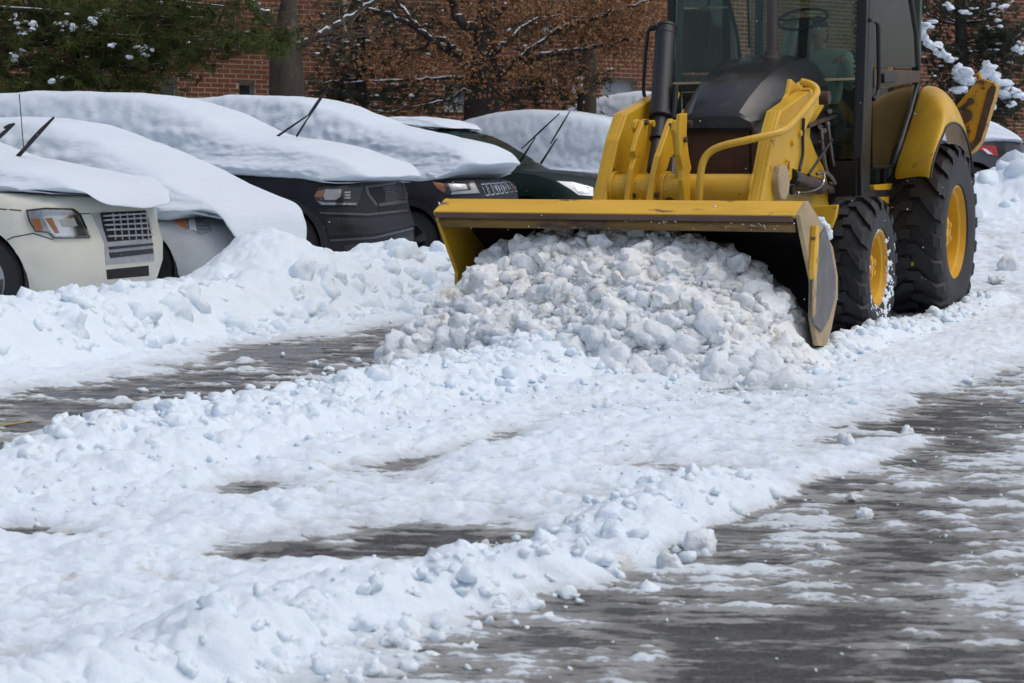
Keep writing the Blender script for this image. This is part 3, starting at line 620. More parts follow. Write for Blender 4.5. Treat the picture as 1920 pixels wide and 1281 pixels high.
# ---- stabiliser leg raised behind the wheel, backhoe mast behind the cab
st = [(1794, 197), (1832, 150), (1838, 146), (1862, 154), (1868, 160), (1867, 170), (1838, 266), (1826, 282), (1807, 296), (1799, 285), (1792, 262), (1788, 210)]
sg = MB().prism([LF.at(x, y, r=3.05) for x, y in st], (0, 0.16, 0)).build('stabiliser_leg', 'rust_yellow', LD, bevel=0.012)
MB().prism([LF.at(x, y, r=3.046) for x, y in [(1852, 170), (1860, 160), (1868, 162), (1867, 172), (1840, 264), (1826, 280), (1808, 292), (1812, 276), (1828, 262)]], (0, -0.012, 0)).build('worn_edge', 'rust', sg, bevel=0.004)
MB().tube([LF.at(1797, 208, r=3.03), LF.at(1821, 190, r=3.03)], 0.018, 10).build('link_rod', 'rust', sg)
for P, rr in (((1821, 190), 0.03), ((1797, 208), 0.028), ((1811, 217), 0.055)):
    c = LF.at(*P, r=3.04); MB().tube([c, c - Vector((0, 0.03, 0))], rr, 16).build('pin', 'rust', sg, bevel=0.004)
MB().tube([LF.at(1833, 137, r=3.1), LF.at(1838, 150, r=3.1)], 0.022, 10).build('lug', 'rust_yellow', sg)
rz('stabiliser_leg', [(3.05, 1.2), (3.2, 1.2), (3.2, 1.95), (3.05, 1.95)], -1.15, -0.95, 'rust_yellow')
MB().box((-0.7, 2.9, 0.55), (0.7, 3.05, 1.15)).build('rear_frame', 'rust_yellow', LD, bevel=0.01)
MB().box((-0.12, 3.1, 0.7), (0.12, 3.4, 2.6)).box((-0.1, 3.3, 1.2), (0.1, 3.7, 2.5)).build('backhoe_boom', 'rust_yellow', LD, bevel=0.02)

# ---- operator: seated, grey jersey, hands on the wheel
PR = bpy.data.objects.new('person', None); COL.objects.link(PR); PR.location = LF.M @ Vector((SX, SR, SZ)); PR.rotation_euler = (0, 0, -LF.ang)
setp(PR, 'operator in a grey jersey sitting at the wheel inside the loader cab', 'person')
mat('jersey', (0.42, 0.46, 0.44), 0.9, var=0.1, bump=0.4, bscale=60); mat('skin', (0.45, 0.26, 0.18), 0.5); mat('trousers', (0.04, 0.045, 0.06), 0.9); mat('hair', (0.03, 0.02, 0.015), 0.8); mat('white_eye', (0.7, 0.7, 0.68), 0.3)
def skin(name, pts, edges, radii, m, parent, sub=2):
    me = bpy.data.meshes.new(name); me.from_pydata(pts, edges, []); o = link(name, me, m, parent)
    sk = o.modifiers.new('skin', 'SKIN'); sk.use_smooth_shade = True
    if not me.skin_vertices: 
        bm = bmesh.new(); bm.from_mesh(me); bm.verts.layers.skin.verify(); bm.to_mesh(me); bm.free()
    for i, r in enumerate(radii):
        me.skin_vertices[0].data[i].radius = r if hasattr(r, '__len__') else (r, r)
    me.skin_vertices[0].data[0].use_root = True
    sb = o.modifiers.new('sub', 'SUBSURF'); sb.levels = sb.render_levels = sub
    return o
def LS(p): return (p.x - SX, p.y - SR, p.z - SZ)
hand_r = LS(LF.at(1574, 112, r=1.28)); hand_l = LS(LF.at(1482, 40, r=1.22))
tp = [(0, 0.05, 0.10), (0, 0.08, 0.30), (0, 0.06, 0.48), (0, 0.03, 0.58), (0.20, 0.06, 0.52), (0.29, -0.06, 0.30), (hand_r[0], hand_r[1] + 0.10, hand_r[2] + 0.03), (-0.20, 0.06, 0.52), (-0.30, -0.05, 0.34), (hand_l[0], hand_l[1] + 0.10, hand_l[2] + 0.02)]
skin('jersey', tp, [(0, 1), (1, 2), (2, 3), (2, 4), (4, 5), (5, 6), (2, 7), (7, 8), (8, 9)], [(0.18, 0.14), (0.18, 0.14), (0.19, 0.12), (0.08, 0.08), 0.095, 0.06, 0.042, 0.085, 0.06, 0.042], 'jersey', PR)
skin('trousers', [(0, 0.05, 0.06), (0.11, 0.0, 0.08), (0.16, -0.40, 0.07), (0.16, -0.46, -0.34), (-0.11, 0.0, 0.08), (-0.16, -0.40, 0.07), (-0.16, -0.46, -0.34)], [(0, 1), (1, 2), (2, 3), (0, 4), (4, 5), (5, 6)], [0.14, 0.10, 0.075, 0.055, 0.10, 0.075, 0.055], 'trousers', PR)
for s in (1, -1): MB().box((s * 0.16 - 0.05, -0.64, -0.47), (s * 0.16 + 0.05, -0.38, -0.38)).build('shoe', 'seat_dark', PR, bevel=0.03, segs=3)
for H_, s in ((hand_r, 1), (hand_l, -1)):
    hx, hy, hz = H_
    pts = [(hx, hy + 0.09, hz + 0.025), (hx, hy + 0.04, hz + 0.01), (hx, hy + 0.0, hz + 0.0)]; ed = [(0, 1), (1, 2)]; ra = [0.026, (0.034, 0.018), (0.038, 0.017)]
    for k, ln in enumerate((0.9, 1.0, 0.95, 0.78)):
        ox = (-0.030 + 0.02 * k); b = len(pts)
        pts += [(hx + ox, hy - 0.035 * ln, hz + 0.008), (hx + ox, hy - 0.060 * ln, hz - 0.012), (hx + ox, hy - 0.052 * ln, hz - 0.035)]
        ed += [(2, b), (b, b + 1), (b + 1, b + 2)]; ra += [0.0095, 0.009, 0.008]
    b = len(pts); pts += [(hx - s * 0.045, hy + 0.02, hz - 0.015), (hx - s * 0.05, hy - 0.01, hz - 0.03)]; ed += [(1, b), (b, b + 1)]; ra += [0.012, 0.010]
    skin('hand', pts, ed, ra, 'skin', PR, 1)
hb = bmesh.new(); bmesh.ops.create_uvsphere(hb, u_segments=24, v_segments=18, radius=0.1)
for v in hb.verts:
    x, y, z = v.co; v.co = (x * 0.78, y * 0.95, z * 1.18); 
    if z < -0.02 : v.co.x *= 1 - 0.25 * (-z / 0.1); 
    if y < -0.07 and abs(x) < 0.018 and -0.03 < z < 0.025: v.co.y -= 0.02
me = bpy.data.meshes.new('head'); hb.to_mesh(me); hb.free(); hd = link('head', me, 'skin', PR, smooth=True); hd.location = (0, -0.02, 0.745)
skin('neck', [(0, 0.03, 0.56), (0, 0.015, 0.68)], [(0, 1)], [0.065, 0.06], 'skin', PR)
for s in (1, -1):
    MB().lathe([(-0.012, 0), (-0.008, 0.01), (0.0, 0.012), (0.006, 0.0)], (s * 0.03, -0.088, 0.015), 'r', 12).build('eye', 'white_eye', hd, smooth=True)
    MB().lathe([(0, 0.0), (0.008, 0.016), (0.016, 0.022), (0.018, 0.0)], (s * 0.072, 0.0, 0.0), 'w', 14).build('ear', 'skin', hd, smooth=True)
MB().box((-0.022, -0.088, -0.048), (0.022, -0.078, -0.040)).build('mouth', 'rust', hd, bevel=0.003)
hb = bmesh.new(); bmesh.ops.create_uvsphere(hb, u_segments=20, v_segments=14, radius=0.106)
bmesh.ops.delete(hb, geom=[v for v in hb.verts if v.co.z < 0.02 - 0.9 * max(0, v.co.y) and not (v.co.y > 0.03 and v.co.z > -0.07)], context='VERTS')
for v in hb.verts: v.co = (v.co.x * 0.80, v.co.y * 0.97 + 0.004, v.co.z * 1.19)
me = bpy.data.meshes.new('hair'); hb.to_mesh(me); hb.free(); link('hair', me, 'hair', hd, smooth=True)
# ================================================================== PARKED CARS AND THE SNOW LYING ON THEM
def interp(pts, x):
    xs = [p[0] for p in pts]; ys = [p[1] for p in pts]; return float(np.interp(x, xs, ys))
def car_frame(px, depth, heading, z=0.0):
    """front middle of the car on the ground: seen at photo column px, at this distance; heading: degrees turned towards us from due right"""
    X = (px - 960) / FPX * depth
    return Frame(X, depth, -math.radians(90 - heading), z)
def car_body(fr, rt, levels, paint, kf=0.30, pw=2.6, sink=()):
    """levels: (z, front, rear, half width); loft of rounded plan outlines"""
    m = MB(); rows = []
    for z, f, b, hw in levels:
        row = []
        for j in range(29):
            t = -1 + 2 * j / 28; w = hw * math.copysign(1 - (1 - abs(t)) ** 1.35, t); k = abs(w / hw)
            row.append((w, f + kf * 0.35 * k ** 2 + kf * k ** 7, z))
        for j in range(1, 20): row.append((hw, f + kf * 1.35 + (b - 0.25 - f - kf * 1.35) * j / 20, z))
        for j in range(13):
            t = 1 - 2 * j / 12; w = hw * math.copysign(1 - (1 - abs(t)) ** 1.5, t); k = abs(w / hw)
            row.append((w, b - 0.06 * k ** 2 - 0.19 * k ** 6, z))
        for j in range(1, 20): row.append((-hw, b - 0.25 + (f + kf * 1.35 - b + 0.25) * j / 20, z))
        rows.append(row)
    m.grid(rows, closed=True); n = len(rows[0]); m.f.append(tuple(range(n))); m.f.append(tuple((len(rows) - 1) * n + i for i in range(n)))
    return m
def bool_cut(o, cutters):
    for c in cutters:
        md = o.modifiers.new('cut', 'BOOLEAN'); md.object = c; md.operation = 'DIFFERENCE'; md.solver = 'EXACT'
    dg = bpy.context.evaluated_depsgraph_get(); dg.update()
    me = bpy.data.meshes.new_from_object(o.evaluated_get(dg)); o.modifiers.clear(); old = o.data; o.data = me; me.name = old.name
    for c in cutters: bpy.data.objects.remove(c)
    me.polygons.foreach_set('use_smooth', [True] * len(me.polygons)); me.set_sharp_from_angle(angle=math.radians(34))
def make_car(name, fr, label, paint, levels, wheels, R=0.36, arch=0.42, kf=0.30, group='parked cars under snow', rim='grille_silver', cladding=None):
    rt = root(name, fr, label, 'car', group); hw = max(l[3] for l in levels)
    body = car_body(fr, rt, levels, paint, kf).build('body', paint, rt, autosm=34)
    cut = []
    for r in wheels:
        c = MB().tube([(-hw - 0.2, r, R), (-hw + 0.30, r, R)], arch, 40).tube([(hw - 0.30, r, R), (hw + 0.2, r, R)], arch, 40).build('cut', None)
        c.parent = rt; cut.append(c)
    bool_cut(body, cut)
    for r in wheels:
        for s in (-1, 1):
            ww = MB(); arc = [(s * (hw - 0.30), r + arch * 1.0 * math.cos(a), R + arch * 1.0 * math.sin(a)) for a in [PI * k / 20 for k in range(-3, 24)]]
            ww.grid([arc, [(s * (hw - 0.012), y, z) for _, y, z in arc]]); ww.f.append(tuple(range(len(arc))))
            ww.build('wheel_liner', 'void_black', rt, autosm=30)
            if cladding:
                a2 = MB(); ar = [PI * k / 20 for k in range(-2, 23)]
                a2.grid([[(s * (hw + 0.006), r + q * math.cos(a), R + q * math.sin(a)) for a in ar] for q in (arch - 0.004, arch + 0.06)])
                a2.grid([[(s * (hw - 0.05), r + (arch - 0.004) * math.cos(a), R + (arch - 0.004) * math.sin(a)) for a in ar], [(s * (hw + 0.006), r + (arch - 0.004) * math.cos(a), R + (arch - 0.004) * math.sin(a)) for a in ar]])
                a2.grid([[(s * (hw - 0.05), r + (arch + 0.06) * math.cos(a), R + (arch + 0.06) * math.sin(a)) for a in ar], [(s * (hw + 0.006), r + (arch + 0.06) * math.cos(a), R + (arch + 0.06) * math.sin(a)) for a in ar]])
                a2.build('arch_cladding', cladding, rt, autosm=30)
            wh = MB().lathe([(-0.10, R * 0.6), (-0.11, R * 0.75), (-0.105, R * 0.93), (-0.08, R), (0.08, R), (0.105, R * 0.93), (0.11, R * 0.75), (0.10, R * 0.6), (-0.10, R * 0.6)], (0, 0, 0), 'w', 40).build('tyre', 'rubber', rt, autosm=35)
            wh.location = (s * (hw - 0.14), r, R)
            rm = MB().lathe([(s * 0.10, R * 0.62), (s * 0.09, R * 0.56), (s * 0.0, R * 0.54), (s * -0.02, 0)], (0, 0, 0), 'w', 32)
            for k in range(5):
                a = 2 * PI * k / 5 + 0.3; d = Vector((0, math.cos(a), math.sin(a))); n_ = Vector((0, -math.sin(a), math.cos(a)))
                rm.prism([d * 0.04 + n_ * 0.03 + Vector((s * 0.05, 0, 0)), d * R * 0.58 + n_ * 0.045 + Vector((s * 0.085, 0, 0)), d * R * 0.58 - n_ * 0.045 + Vector((s * 0.085, 0, 0)), d * 0.04 - n_ * 0.03 + Vector((s * 0.05, 0, 0))], (-s * 0.02, 0, 0))
            r_ = rm.build('rim', rim, wh, autosm=35)
    bpy.context.view_layer.update()
    return rt, body, BVHTree.FromObject(body, bpy.context.evaluated_depsgraph_get())

def catm(P, n):
    out = []
    for i in range(len(P) - 1):
        a, b, c, d = P[max(i - 1, 0)], P[i], P[i + 1], P[min(i + 2, len(P) - 1)]
        for k in range(n):
            t = k / n; out.append(tuple(0.5 * (2 * b[j] + (c[j] - a[j]) * t + (2 * a[j] - 5 * b[j] + 4 * c[j] - d[j]) * t * t + (3 * b[j] - a[j] - 3 * c[j] + d[j]) * t ** 3) for j in range(len(b))))
    out.append(tuple(P[-1])); return out
def blanket(fr, label, top, edge, hw, hwc, shoulder, rough=0.012, seed=0, name='snow_blanket', edgeh=0.10, group='thick snow lying on the parked cars', nose=0.0, kf=0.30):
    """snow lying on a car: top=(r,z) crest line, edge=(r,z) lower border on the near side, shoulder=(r,z) height where the cabin side meets the belt"""
    r0, r1 = top[0][0], top[-1][0]; n = int((r1 - r0) / 0.035); rows = []; base = []
    for i in range(n + 1):
        r = r0 + (r1 - r0) * i / n
        zt = interp(top, r); ze = interp(edge, r); zs = interp(shoulder, r)
        ze = min(ze, zt - 0.02); base.append((r, ze)); zs = min(max(zs, ze + 0.06), zt - 0.01)
        cab = max(0.0, min(1.0, (zt - zs - 0.12) / 0.35)); hc = hw * 0.82 * (1 - cab) + hwc * cab
        f = 1.0
        P = [(-hw * 0.93 * f, ze - 0.01), (-hw * 1.01 * f, ze + edgeh * 0.25), (-hw * 1.015 * f, ze + (zs - ze) * 0.6), (-hw * 0.94 * f, zs - 0.0), (-(hc + (hw - hc) * 0.35) * f, zs + 0.02 + 0.22 * (zt - zs)), (-hc * f, zs + 0.60 * (zt - zs)), (-hc * 0.80 * f, zt - 0.045), (-hc * 0.4 * f, zt - 0.008), (0, zt)]
        P = catm(P, 5); P = P + [(-a, b) for a, b in reversed(P[:-1])]
        rows.append([(a, r, b) for a, b in P])
    V = np.array(rows); R_, W_, Z_ = V[..., 1], V[..., 0], V[..., 2]
    # smooth along the car
    for _ in range(5):
        Z_[1:-1] = 0.25 * Z_[:-2] + 0.5 * Z_[1:-1] + 0.25 * Z_[2:]; W_[1:-1] = 0.25 * W_[:-2] + 0.5 * W_[1:-1] + 0.25 * W_[2:]
    # rounded plan of the nose: every lengthwise line starts where the body under it starts, and thins out there
    rr = R_[:, 0].copy(); bz = np.interp(rr, [q[0] for q in base], [q[1] for q in base]); Rn, Wn, Zn = R_.copy(), W_.copy(), Z_.copy(); tt = (np.linspace(0, 1, len(rr))) ** 1.25
    for c in range(V.shape[1]):
        k_ = min(1.02, abs(W_[min(12, len(rr) - 1), c]) / hw); sh = kf * (0.35 * k_ ** 2 + k_ ** 7)
        rn = r0 + sh + (r1 - r0 - sh) * tt; Rn[:, c] = rn; Wn[:, c] = np.interp(rn, rr, W_[:, c]); z_ = np.interp(rn, rr, Z_[:, c])
        b_ = np.interp(rn, rr, bz) + 0.05 * (1 - k_ ** 2); q = np.sqrt(np.clip(1 - np.clip(1 - (rn - r0 - sh) / 0.16, 0, 1) ** 2, 0, 1)); Zn[:, c] = np.where(z_ > b_, b_ + (z_ - b_) * q, z_)
    R_[...] = Rn; W_[...] = Wn; Z_[...] = Zn
    nz = fbm(R_ * 2.2 + seed * 7.7, (W_ * 1.4 + Z_ * 2.5), 5, seed, 0.52); steep = np.clip(np.abs(np.gradient(Z_, axis=1)) / (np.abs(np.gradient(W_, axis=1)) + 0.01), 0, 1.5)
    fine = fbm(R_ * 8, (W_ + Z_ * 2.2) * 9, 4, seed + 3, 0.6)
    V[..., 2] = Z_ + nz * rough * 0.8 + fine * rough * 0.22 * (0.15 + steep)
    V[..., 0] = W_ + np.sign(W_) * fine * rough * 1.1 * steep + np.sign(W_) * fbm(R_ * 3.1, Z_ * 8, 4, seed + 9) * rough * 1.2 * steep
    # ragged border
    for c in (0, -1): V[:, c, 2] += fbm(R_[:, 0] * 6, R_[:, 0] * 0 + seed, 4, seed) * 0.014
    m = MB(); m.grid([[tuple(q) for q in row] for row in V]); k = V.shape[1]
    m.f.append(tuple(range(k))); m.f.append(tuple((len(rows) - 1) * k + i for i in range(k))); 
    for i in range(len(rows) - 1): m.f.append((i * k, (i + 1) * k, (i + 1) * k + k - 1, i * k + k - 1))
    o = m.build(name, 'snow_fluff', None, smooth=True); o.location = fr.loc; o.rotation_euler = (0, 0, -fr.ang)
    sb = o.modifiers.new('sub', 'SUBSURF'); sb.levels = sb.render_levels = 1
    return setp(o, label, 'snow', group)
def tr(fr, px, w): return sorted([(p.y, p.z) for p in [fr.at(x, y, w=w) for x, y in px]])
def wiper(fr, parent, a, b, blade, w, wb=None, m='plastic_black', r=0.012):
    wb = w if wb is None else wb
    q = lambda p, ww: fr.at(p[0], p[1], w=ww)
    A, B = q(a, w), q(b, wb); arm = MB().tube([A, A.lerp(B, 0.5), B], [r * 1.1, r, r * 0.6], 8).build('wiper_arm', m, parent, smooth=True)
    if blade:
        C_, D_ = q(blade[0], wb), q(blade[1], wb); MB().tube([C_, C_.lerp(D_, 0.5), D_], [r * 0.6, r * 0.9, r * 0.5], 6).build('wiper_blade', m, arm)

# ---- 1: cream SUV at the left edge
H1 = 18
F1 = car_frame(244, 13.3, H1)
lv = [(0.22, 0.14, 4.4, 0.84), (0.30, 0.05, 4.45, 0.89), (0.45, 0.0, 4.45, 0.905), (0.60, 0.0, 4.45, 0.91), (0.74, 0.04, 4.45, 0.91), (0.85, 0.05, 4.45, 0.905), (0.91, 0.07, 4.45, 0.895), (0.955, 0.12, 4.45, 0.88), (0.985, 0.24, 4.45, 0.87), (1.005, 0.55, 4.45, 0.86), (1.03, 1.05, 4.45, 0.85), (1.06, 1.15, 4.43, 0.84), (1.3, 1.5, 4.35, 0.76), (1.55, 1.85, 4.25, 0.70), (1.68, 2.2, 4.1, 0.64), (1.70, 2.6, 3.9, 0.5)]
C1, B1, V1 = make_car('parked_suv', F1, 'cream SUV with clear headlamp and chrome slatted grille, nearest car of the snowy row', 'car_cream', lv, (0.74, 3.5), R=0.35, arch=0.40)
hl = traced('headlight', [(49, 395), (84, 391), (134, 392.5), (148, 402), (168, 447), (101, 448), (89, 437), (65.5, 435), (54, 415)], V1, F1, 0.004, 'plastic_black', C1, step=7)
traced('lamp_unit', [(52, 397), (84, 393.5), (133, 395), (146, 403), (165, 445.5), (102, 446), (90, 435), (67, 433), (57, 414)], V1, F1, 0.008, 'lamp_clear', hl, step=7)
traced('turn_signal', [(57, 409), (74, 411), (81, 432), (66, 432)], V1, F1, 0.013, 'amber', hl, step=8)
traced('reflector', [(80, 406), (143, 403), (163, 443), (103, 444), (91, 432)], V1, F1, 0.012, 'chrome', hl, step=8)
traced('reflector', [(84, 410), (97, 409), (110, 438), (103, 438)], V1, F1, 0.016, 'amber', hl, step=8)
traced('bulb', [(110, 412), (136, 409), (143, 424), (116, 426)], V1, F1, 0.016, 'lamp_bright', hl, step=8)
traced('lens', [(49, 395), (84, 391), (134, 392.5), (148, 402), (168, 447), (101, 448), (89, 437), (65.5, 435), (54, 415)], V1, F1, 0.022, 'lens', hl, step=7)
gr = traced('grille', [(170, 400), (275, 396), (282, 425), (289, 489), (198, 497), (195, 455), (183, 425)], V1, F1, 0.004, 'grille_silver', C1, step=9)
traced('grille_opening', [(187, 399), (272, 395), (279, 425), (283, 447), (201, 454), (192, 425)], V1, F1, 0.008, 'void_black', gr, step=9)
for (xa, ya, xb, yb) in ((190, 404, 273, 399), (191, 412, 275, 407), (193, 421, 278, 417), (196, 431, 280, 428), (199, 443, 282, 440)):
    traced('slat', [(xa, ya), (xb, yb), (xb, yb + 3.2), (xa + 1, ya + 3.2)], V1, F1, 0.024, 'grille_silver', gr, step=12)
for x in (208, 221, 234, 247, 259, 270): traced('rib', [(x, 400), (x + 2, 400), (x + 7, 450), (x + 5, 450)], V1, F1, 0.016, 'grille_silver', gr, step=12)
traced('slat', [(203, 463), (284, 456), (285, 460), (204, 468)], V1, F1, 0.014, 'plastic_black', gr, step=12)
traced('slat', [(204, 474), (285, 466), (286, 475), (206, 484)], V1, F1, 0.010, 'plastic_black', gr, step=12)
traced('lower_intake', [(199, 506), (278, 498), (279, 517), (201, 524)], V1, F1, 0.004, 'void_black', C1, step=9)
for w, p, q in ((-0.10, (30, 297), (101, 220)), (-0.62, (-14, 268), (27, 232))):
    wiper(F1, C1, p, q, ((p[0] + 22, p[1] - 28), q), w, r=0.016)
MB().tube([F1.at(46, 300, w=0.3), F1.at(36, 176, w=0.3)], 0.004, 5).build('antenna', 'plastic_black', C1)
blanket(F1, 'snow slab on the hood of the cream SUV with two wipers standing above it', tr(F1, [(-330, 225), (-200, 222), (-120, 240), (-40, 275), (0, 285), (60, 297), (130, 312), (190, 331), (232, 354), (254, 374), (262, 394)], -0.1), tr(F1, [(-330, 372), (-200, 368), (-100, 362), (0, 357), (60, 360), (130, 368), (180, 383), (204, 397), (240, 400)], -0.86), 0.81, 0.66, [(-1, 1.05), (5, 1.15)], seed=1, rough=0.016, kf=0.36)

traced('hood_seam', [(0, 391), (40, 394), (41, 396), (0, 393)], V1, F1, 0.003, 'plastic_black', C1, step=10)
traced('bumper_seam', [(2, 455), (24, 444), (62, 437), (100, 449), (100, 450.6), (62, 438.8), (24, 446), (2, 457)], V1, F1, 0.003, 'plastic_black', C1, step=10)
traced('fender_seam', [(150, 400), (168, 400), (168, 402), (150, 402)], V1, F1, 0.003, 'plastic_black', C1, step=10)
# ---- 2: silver sedan, its nose buried
F2 = car_frame(492, 15.2, 21)
lv = [(0.20, 0.16, 4.6, 0.82), (0.30, 0.05, 4.65, 0.87), (0.45, 0.0, 4.65, 0.885), (0.60, 0.05, 4.65, 0.89), (0.68, 0.13, 4.65, 0.88), (0.74, 0.30, 4.65, 0.865), (0.79, 0.60, 4.65, 0.85), (0.86, 1.15, 4.6, 0.84), (0.95, 1.35, 4.5, 0.82), (1.2, 1.85, 4.0, 0.72), (1.38, 2.2, 3.7, 0.63), (1.44, 2.5, 3.3, 0.5)]
C2, B2, V2 = make_car('parked_sedan', F2, 'silver sedan buried in snow except one amber headlamp and front fender', 'car_silver', lv, (0.72, 3.4), R=0.33, arch=0.375)
hl = traced('headlight', [(323, 412), (345, 406), (372, 409), (392, 420), (397, 434), (376, 441), (352, 428)], V2, F2, 0.006, 'lamp_clear', C2, step=7)
traced('turn_signal', [(325, 412), (347, 408), (350, 430), (337, 424)], V2, F2, 0.014, 'amber', hl, step=8)
traced('reflector', [(352, 409), (364, 410), (368, 434), (355, 431)], V2, F2, 0.014, 'lamp_bright', hl, step=8)
blanket(F2, 'deep smooth snow over the silver sedan from roof to nose', tr(F2, [(-420, 240), (-250, 226), (-120, 222), (0, 221), (100, 220), (170, 231), (260, 261), (350, 302), (430, 345), (490, 381), (517, 404), (530, 430), (536, 470)], 0.05), tr(F2, [(-420, 400), (-200, 398), (100, 396), (240, 400), (290, 413), (322, 407), (345, 397), (375, 398), (398, 412), (414, 455), (430, 500)], -0.86), 0.86, 0.64, [(-0.5, 0.78), (0.3, 0.88), (1.2, 1.02), (5, 1.08)], seed=2, rough=0.016)

# ---- 3: black SUV
F3 = car_frame(740, 18.0, 21)
lv = [(0.22, 0.14, 4.9, 0.86), (0.30, 0.04, 4.95, 0.93), (0.45, 0.0, 4.95, 0.955), (0.62, 0.0, 4.95, 0.96), (0.80, 0.06, 4.95, 0.96), (0.95, 0.09, 4.95, 0.95), (1.05, 0.12, 4.95, 0.94), (1.09, 0.20, 4.95, 0.91), (1.115, 0.5, 4.95, 0.88), (1.14, 1.25, 4.9, 0.86), (1.22, 1.4, 4.88, 0.86), (1.5, 1.9, 4.8, 0.78), (1.72, 2.3, 4.65, 0.70), (1.78, 2.7, 4.4, 0.55)]
C3, B3, V3 = make_car('parked_suv', F3, 'black SUV with honeycomb grille and thick snow over hood and roof', 'car_black', lv, (0.80, 3.85), R=0.39, arch=0.45, cladding='plastic_black', rim='rim_dark')
hl = traced('headlight', [(588, 369), (593, 359), (606, 350.5), (679, 348), (673, 369), (668, 386), (600, 386), (591, 377)], V3, F3, 0.004, 'plastic_black', C3, step=6)
traced('turn_signal', [(589, 369), (595, 359), (609, 356), (606, 369), (599, 371)], V3, F3, 0.010, 'amber', hl)
traced('reflector', [(610, 356), (639, 355), (638, 369), (630, 375), (609, 375), (606, 369)], V3, F3, 0.012, 'lamp_bright', hl)
traced('light_strip', [(595, 377), (608, 380), (667, 381), (666, 385), (603, 384.5)], V3, F3, 0.012, 'lamp_clear', hl)
for y in (360, 365, 370): traced('led_cell', [(646, y), (656, y), (655, y + 2.6), (645, y + 2.6)], V3, F3, 0.012, 'lamp_bright', hl)
traced('lens', [(588, 369), (593, 359), (606, 350.5), (679, 348), (673, 369), (668, 386), (600, 386), (591, 377)], V3, F3, 0.020, 'lens', hl)
traced('grille_frame', [(683, 350), (766, 338), (770, 375), (706, 389), (688, 366)], V3, F3, 0.004, 'grille_dark', C3, step=8)
gr = traced('grille', [(690, 353), (762, 343), (764, 371), (708, 382), (695, 365)], V3, F3, 0.009, 'void_black', C3, step=8)
traced('bumper_crease', [(606, 398), (690, 401), (779, 391), (780, 395), (690, 405), (607, 402)], V3, F3, 0.012, 'grille_dark', C3, step=8)
traced('bumper_crease', [(618, 449), (700, 444), (781, 425), (781, 428), (700, 448), (619, 453)], V3, F3, 0.012, 'grille_dark', C3, step=8)
for i in range(7): y = 352 + i * 4; traced('grille_bar', [(720 if i > 1 else 716, y), (762, y - 6), (762, y - 4.6), (720 if i > 1 else 716, y + 1.4)], V3, F3, 0.013, 'grille_dark', gr, step=10)
for i in range(11): x = 722 + i * 3.8; traced('grille_bar', [(x, 351), (x + 0.9, 351), (x + 1.4, 376), (x + 0.5, 376)], V3, F3, 0.013, 'grille_dark', gr, step=10)
traced('grille_slot', [(708, 389), (770, 382), (771, 392), (712, 399)], V3, F3, 0.004, 'void_black', C3, step=8)
traced('bumper_insert', [(610, 408), (690, 410), (781, 400), (783, 419), (702, 438), (615, 443)], V3, F3, 0.010, 'black_paint', C3, step=8)
traced('chrome_bar', [(708, 383), (768, 376), (769, 380), (708, 388)], V3, F3, 0.016, 'grille_dark', C3, step=8)
traced('fog_lamp', [(646, 460), (690, 455), (690, 471), (646, 476)], V3, F3, 0.004, 'plastic_black', C3, step=8)
traced('lower_intake', [(703, 453), (739, 443), (737, 460), (707, 468)], V3, F3, 0.004, 'void_black', C3, step=8)
traced('skid_strip', [(642, 478), (700, 470), (760, 456), (758, 462), (700, 477), (644, 484)], V3, F3, 0.010, 'grille_silver', C3, step=8)
t3 = [(-400, 205), (-200, 186), (0, 178), (110, 172), (230, 173), (340, 181), (375, 192), (440, 217), (476, 236), (513, 248), (549, 256), (604, 263), (659, 276), (713, 296), (742, 311), (756, 327)]
blanket(F3, 'thick snow over the hood and roof of the black SUV', tr(F3, t3, 0.0), tr(F3, [(-400, 345), (0, 330), (300, 326), (465, 330), (513, 333), (578, 339), (622, 344), (650, 341)], -0.93), 0.92, 0.76, [(-0.5, 1.16), (1.2, 1.28), (5, 1.36)], seed=3, rough=0.015)
wiper(F3, C3, (515, 259), (578, 216), ((578, 216), (606, 175)), -0.3, m='plastic_black')
wiper(F3, C3, (556, 256), (577, 222), ((576, 224), (611, 172)), -0.05, m='plastic_black')

traced('fender_seam', [(600, 385), (602, 385), (584, 402), (582, 401)], V3, F3, 0.004, 'void_black', C3, step=8)
# ---- 4: charcoal SUV with seven chrome slots
F4 = car_frame(944, 20.5, 25)
lv = [(0.22, 0.14, 4.3, 0.82), (0.32, 0.03, 4.35, 0.89), (0.5, 0.0, 4.35, 0.905), (0.7, 0.0, 4.35, 0.91), (0.85, 0.02, 4.35, 0.90), (0.99, 0.05, 4.35, 0.89), (1.04, 0.09, 4.35, 0.87), (1.075, 0.20, 4.35, 0.85), (1.10, 0.6, 4.35, 0.83), (1.13, 1.1, 4.33, 0.82), (1.2, 1.25, 4.32, 0.82), (1.4, 1.65, 4.25, 0.74), (1.6, 2.0, 4.1, 0.66), (1.66, 2.4, 3.9, 0.5)]
C4, B4, V4 = make_car('parked_suv', F4, 'charcoal SUV with seven chrome grille slots behind the end of the loader bucket', 'car_charcoal', lv, (0.78, 3.4), R=0.36, arch=0.42, cladding='plastic_black', rim='rim_dark')
hl = traced('headlight', [(809, 341), (826, 338.5), (888, 343), (899, 364), (837, 366), (819, 355)], V4, F4, 0.004, 'plastic_black', C4)
traced('turn_signal', [(811, 342), (830, 345), (836, 357), (832, 361), (821, 354)], V4, F4, 0.011, 'amber', hl)
traced('light_strip', [(879, 345), (888, 344), (898, 362), (845, 365), (848, 360), (883, 357)], V4, F4, 0.011, 'lamp_bright', hl)
traced('reflector', [(840, 345), (872, 346), (876, 355), (846, 359)], V4, F4, 0.009, 'lamp_clear', hl)
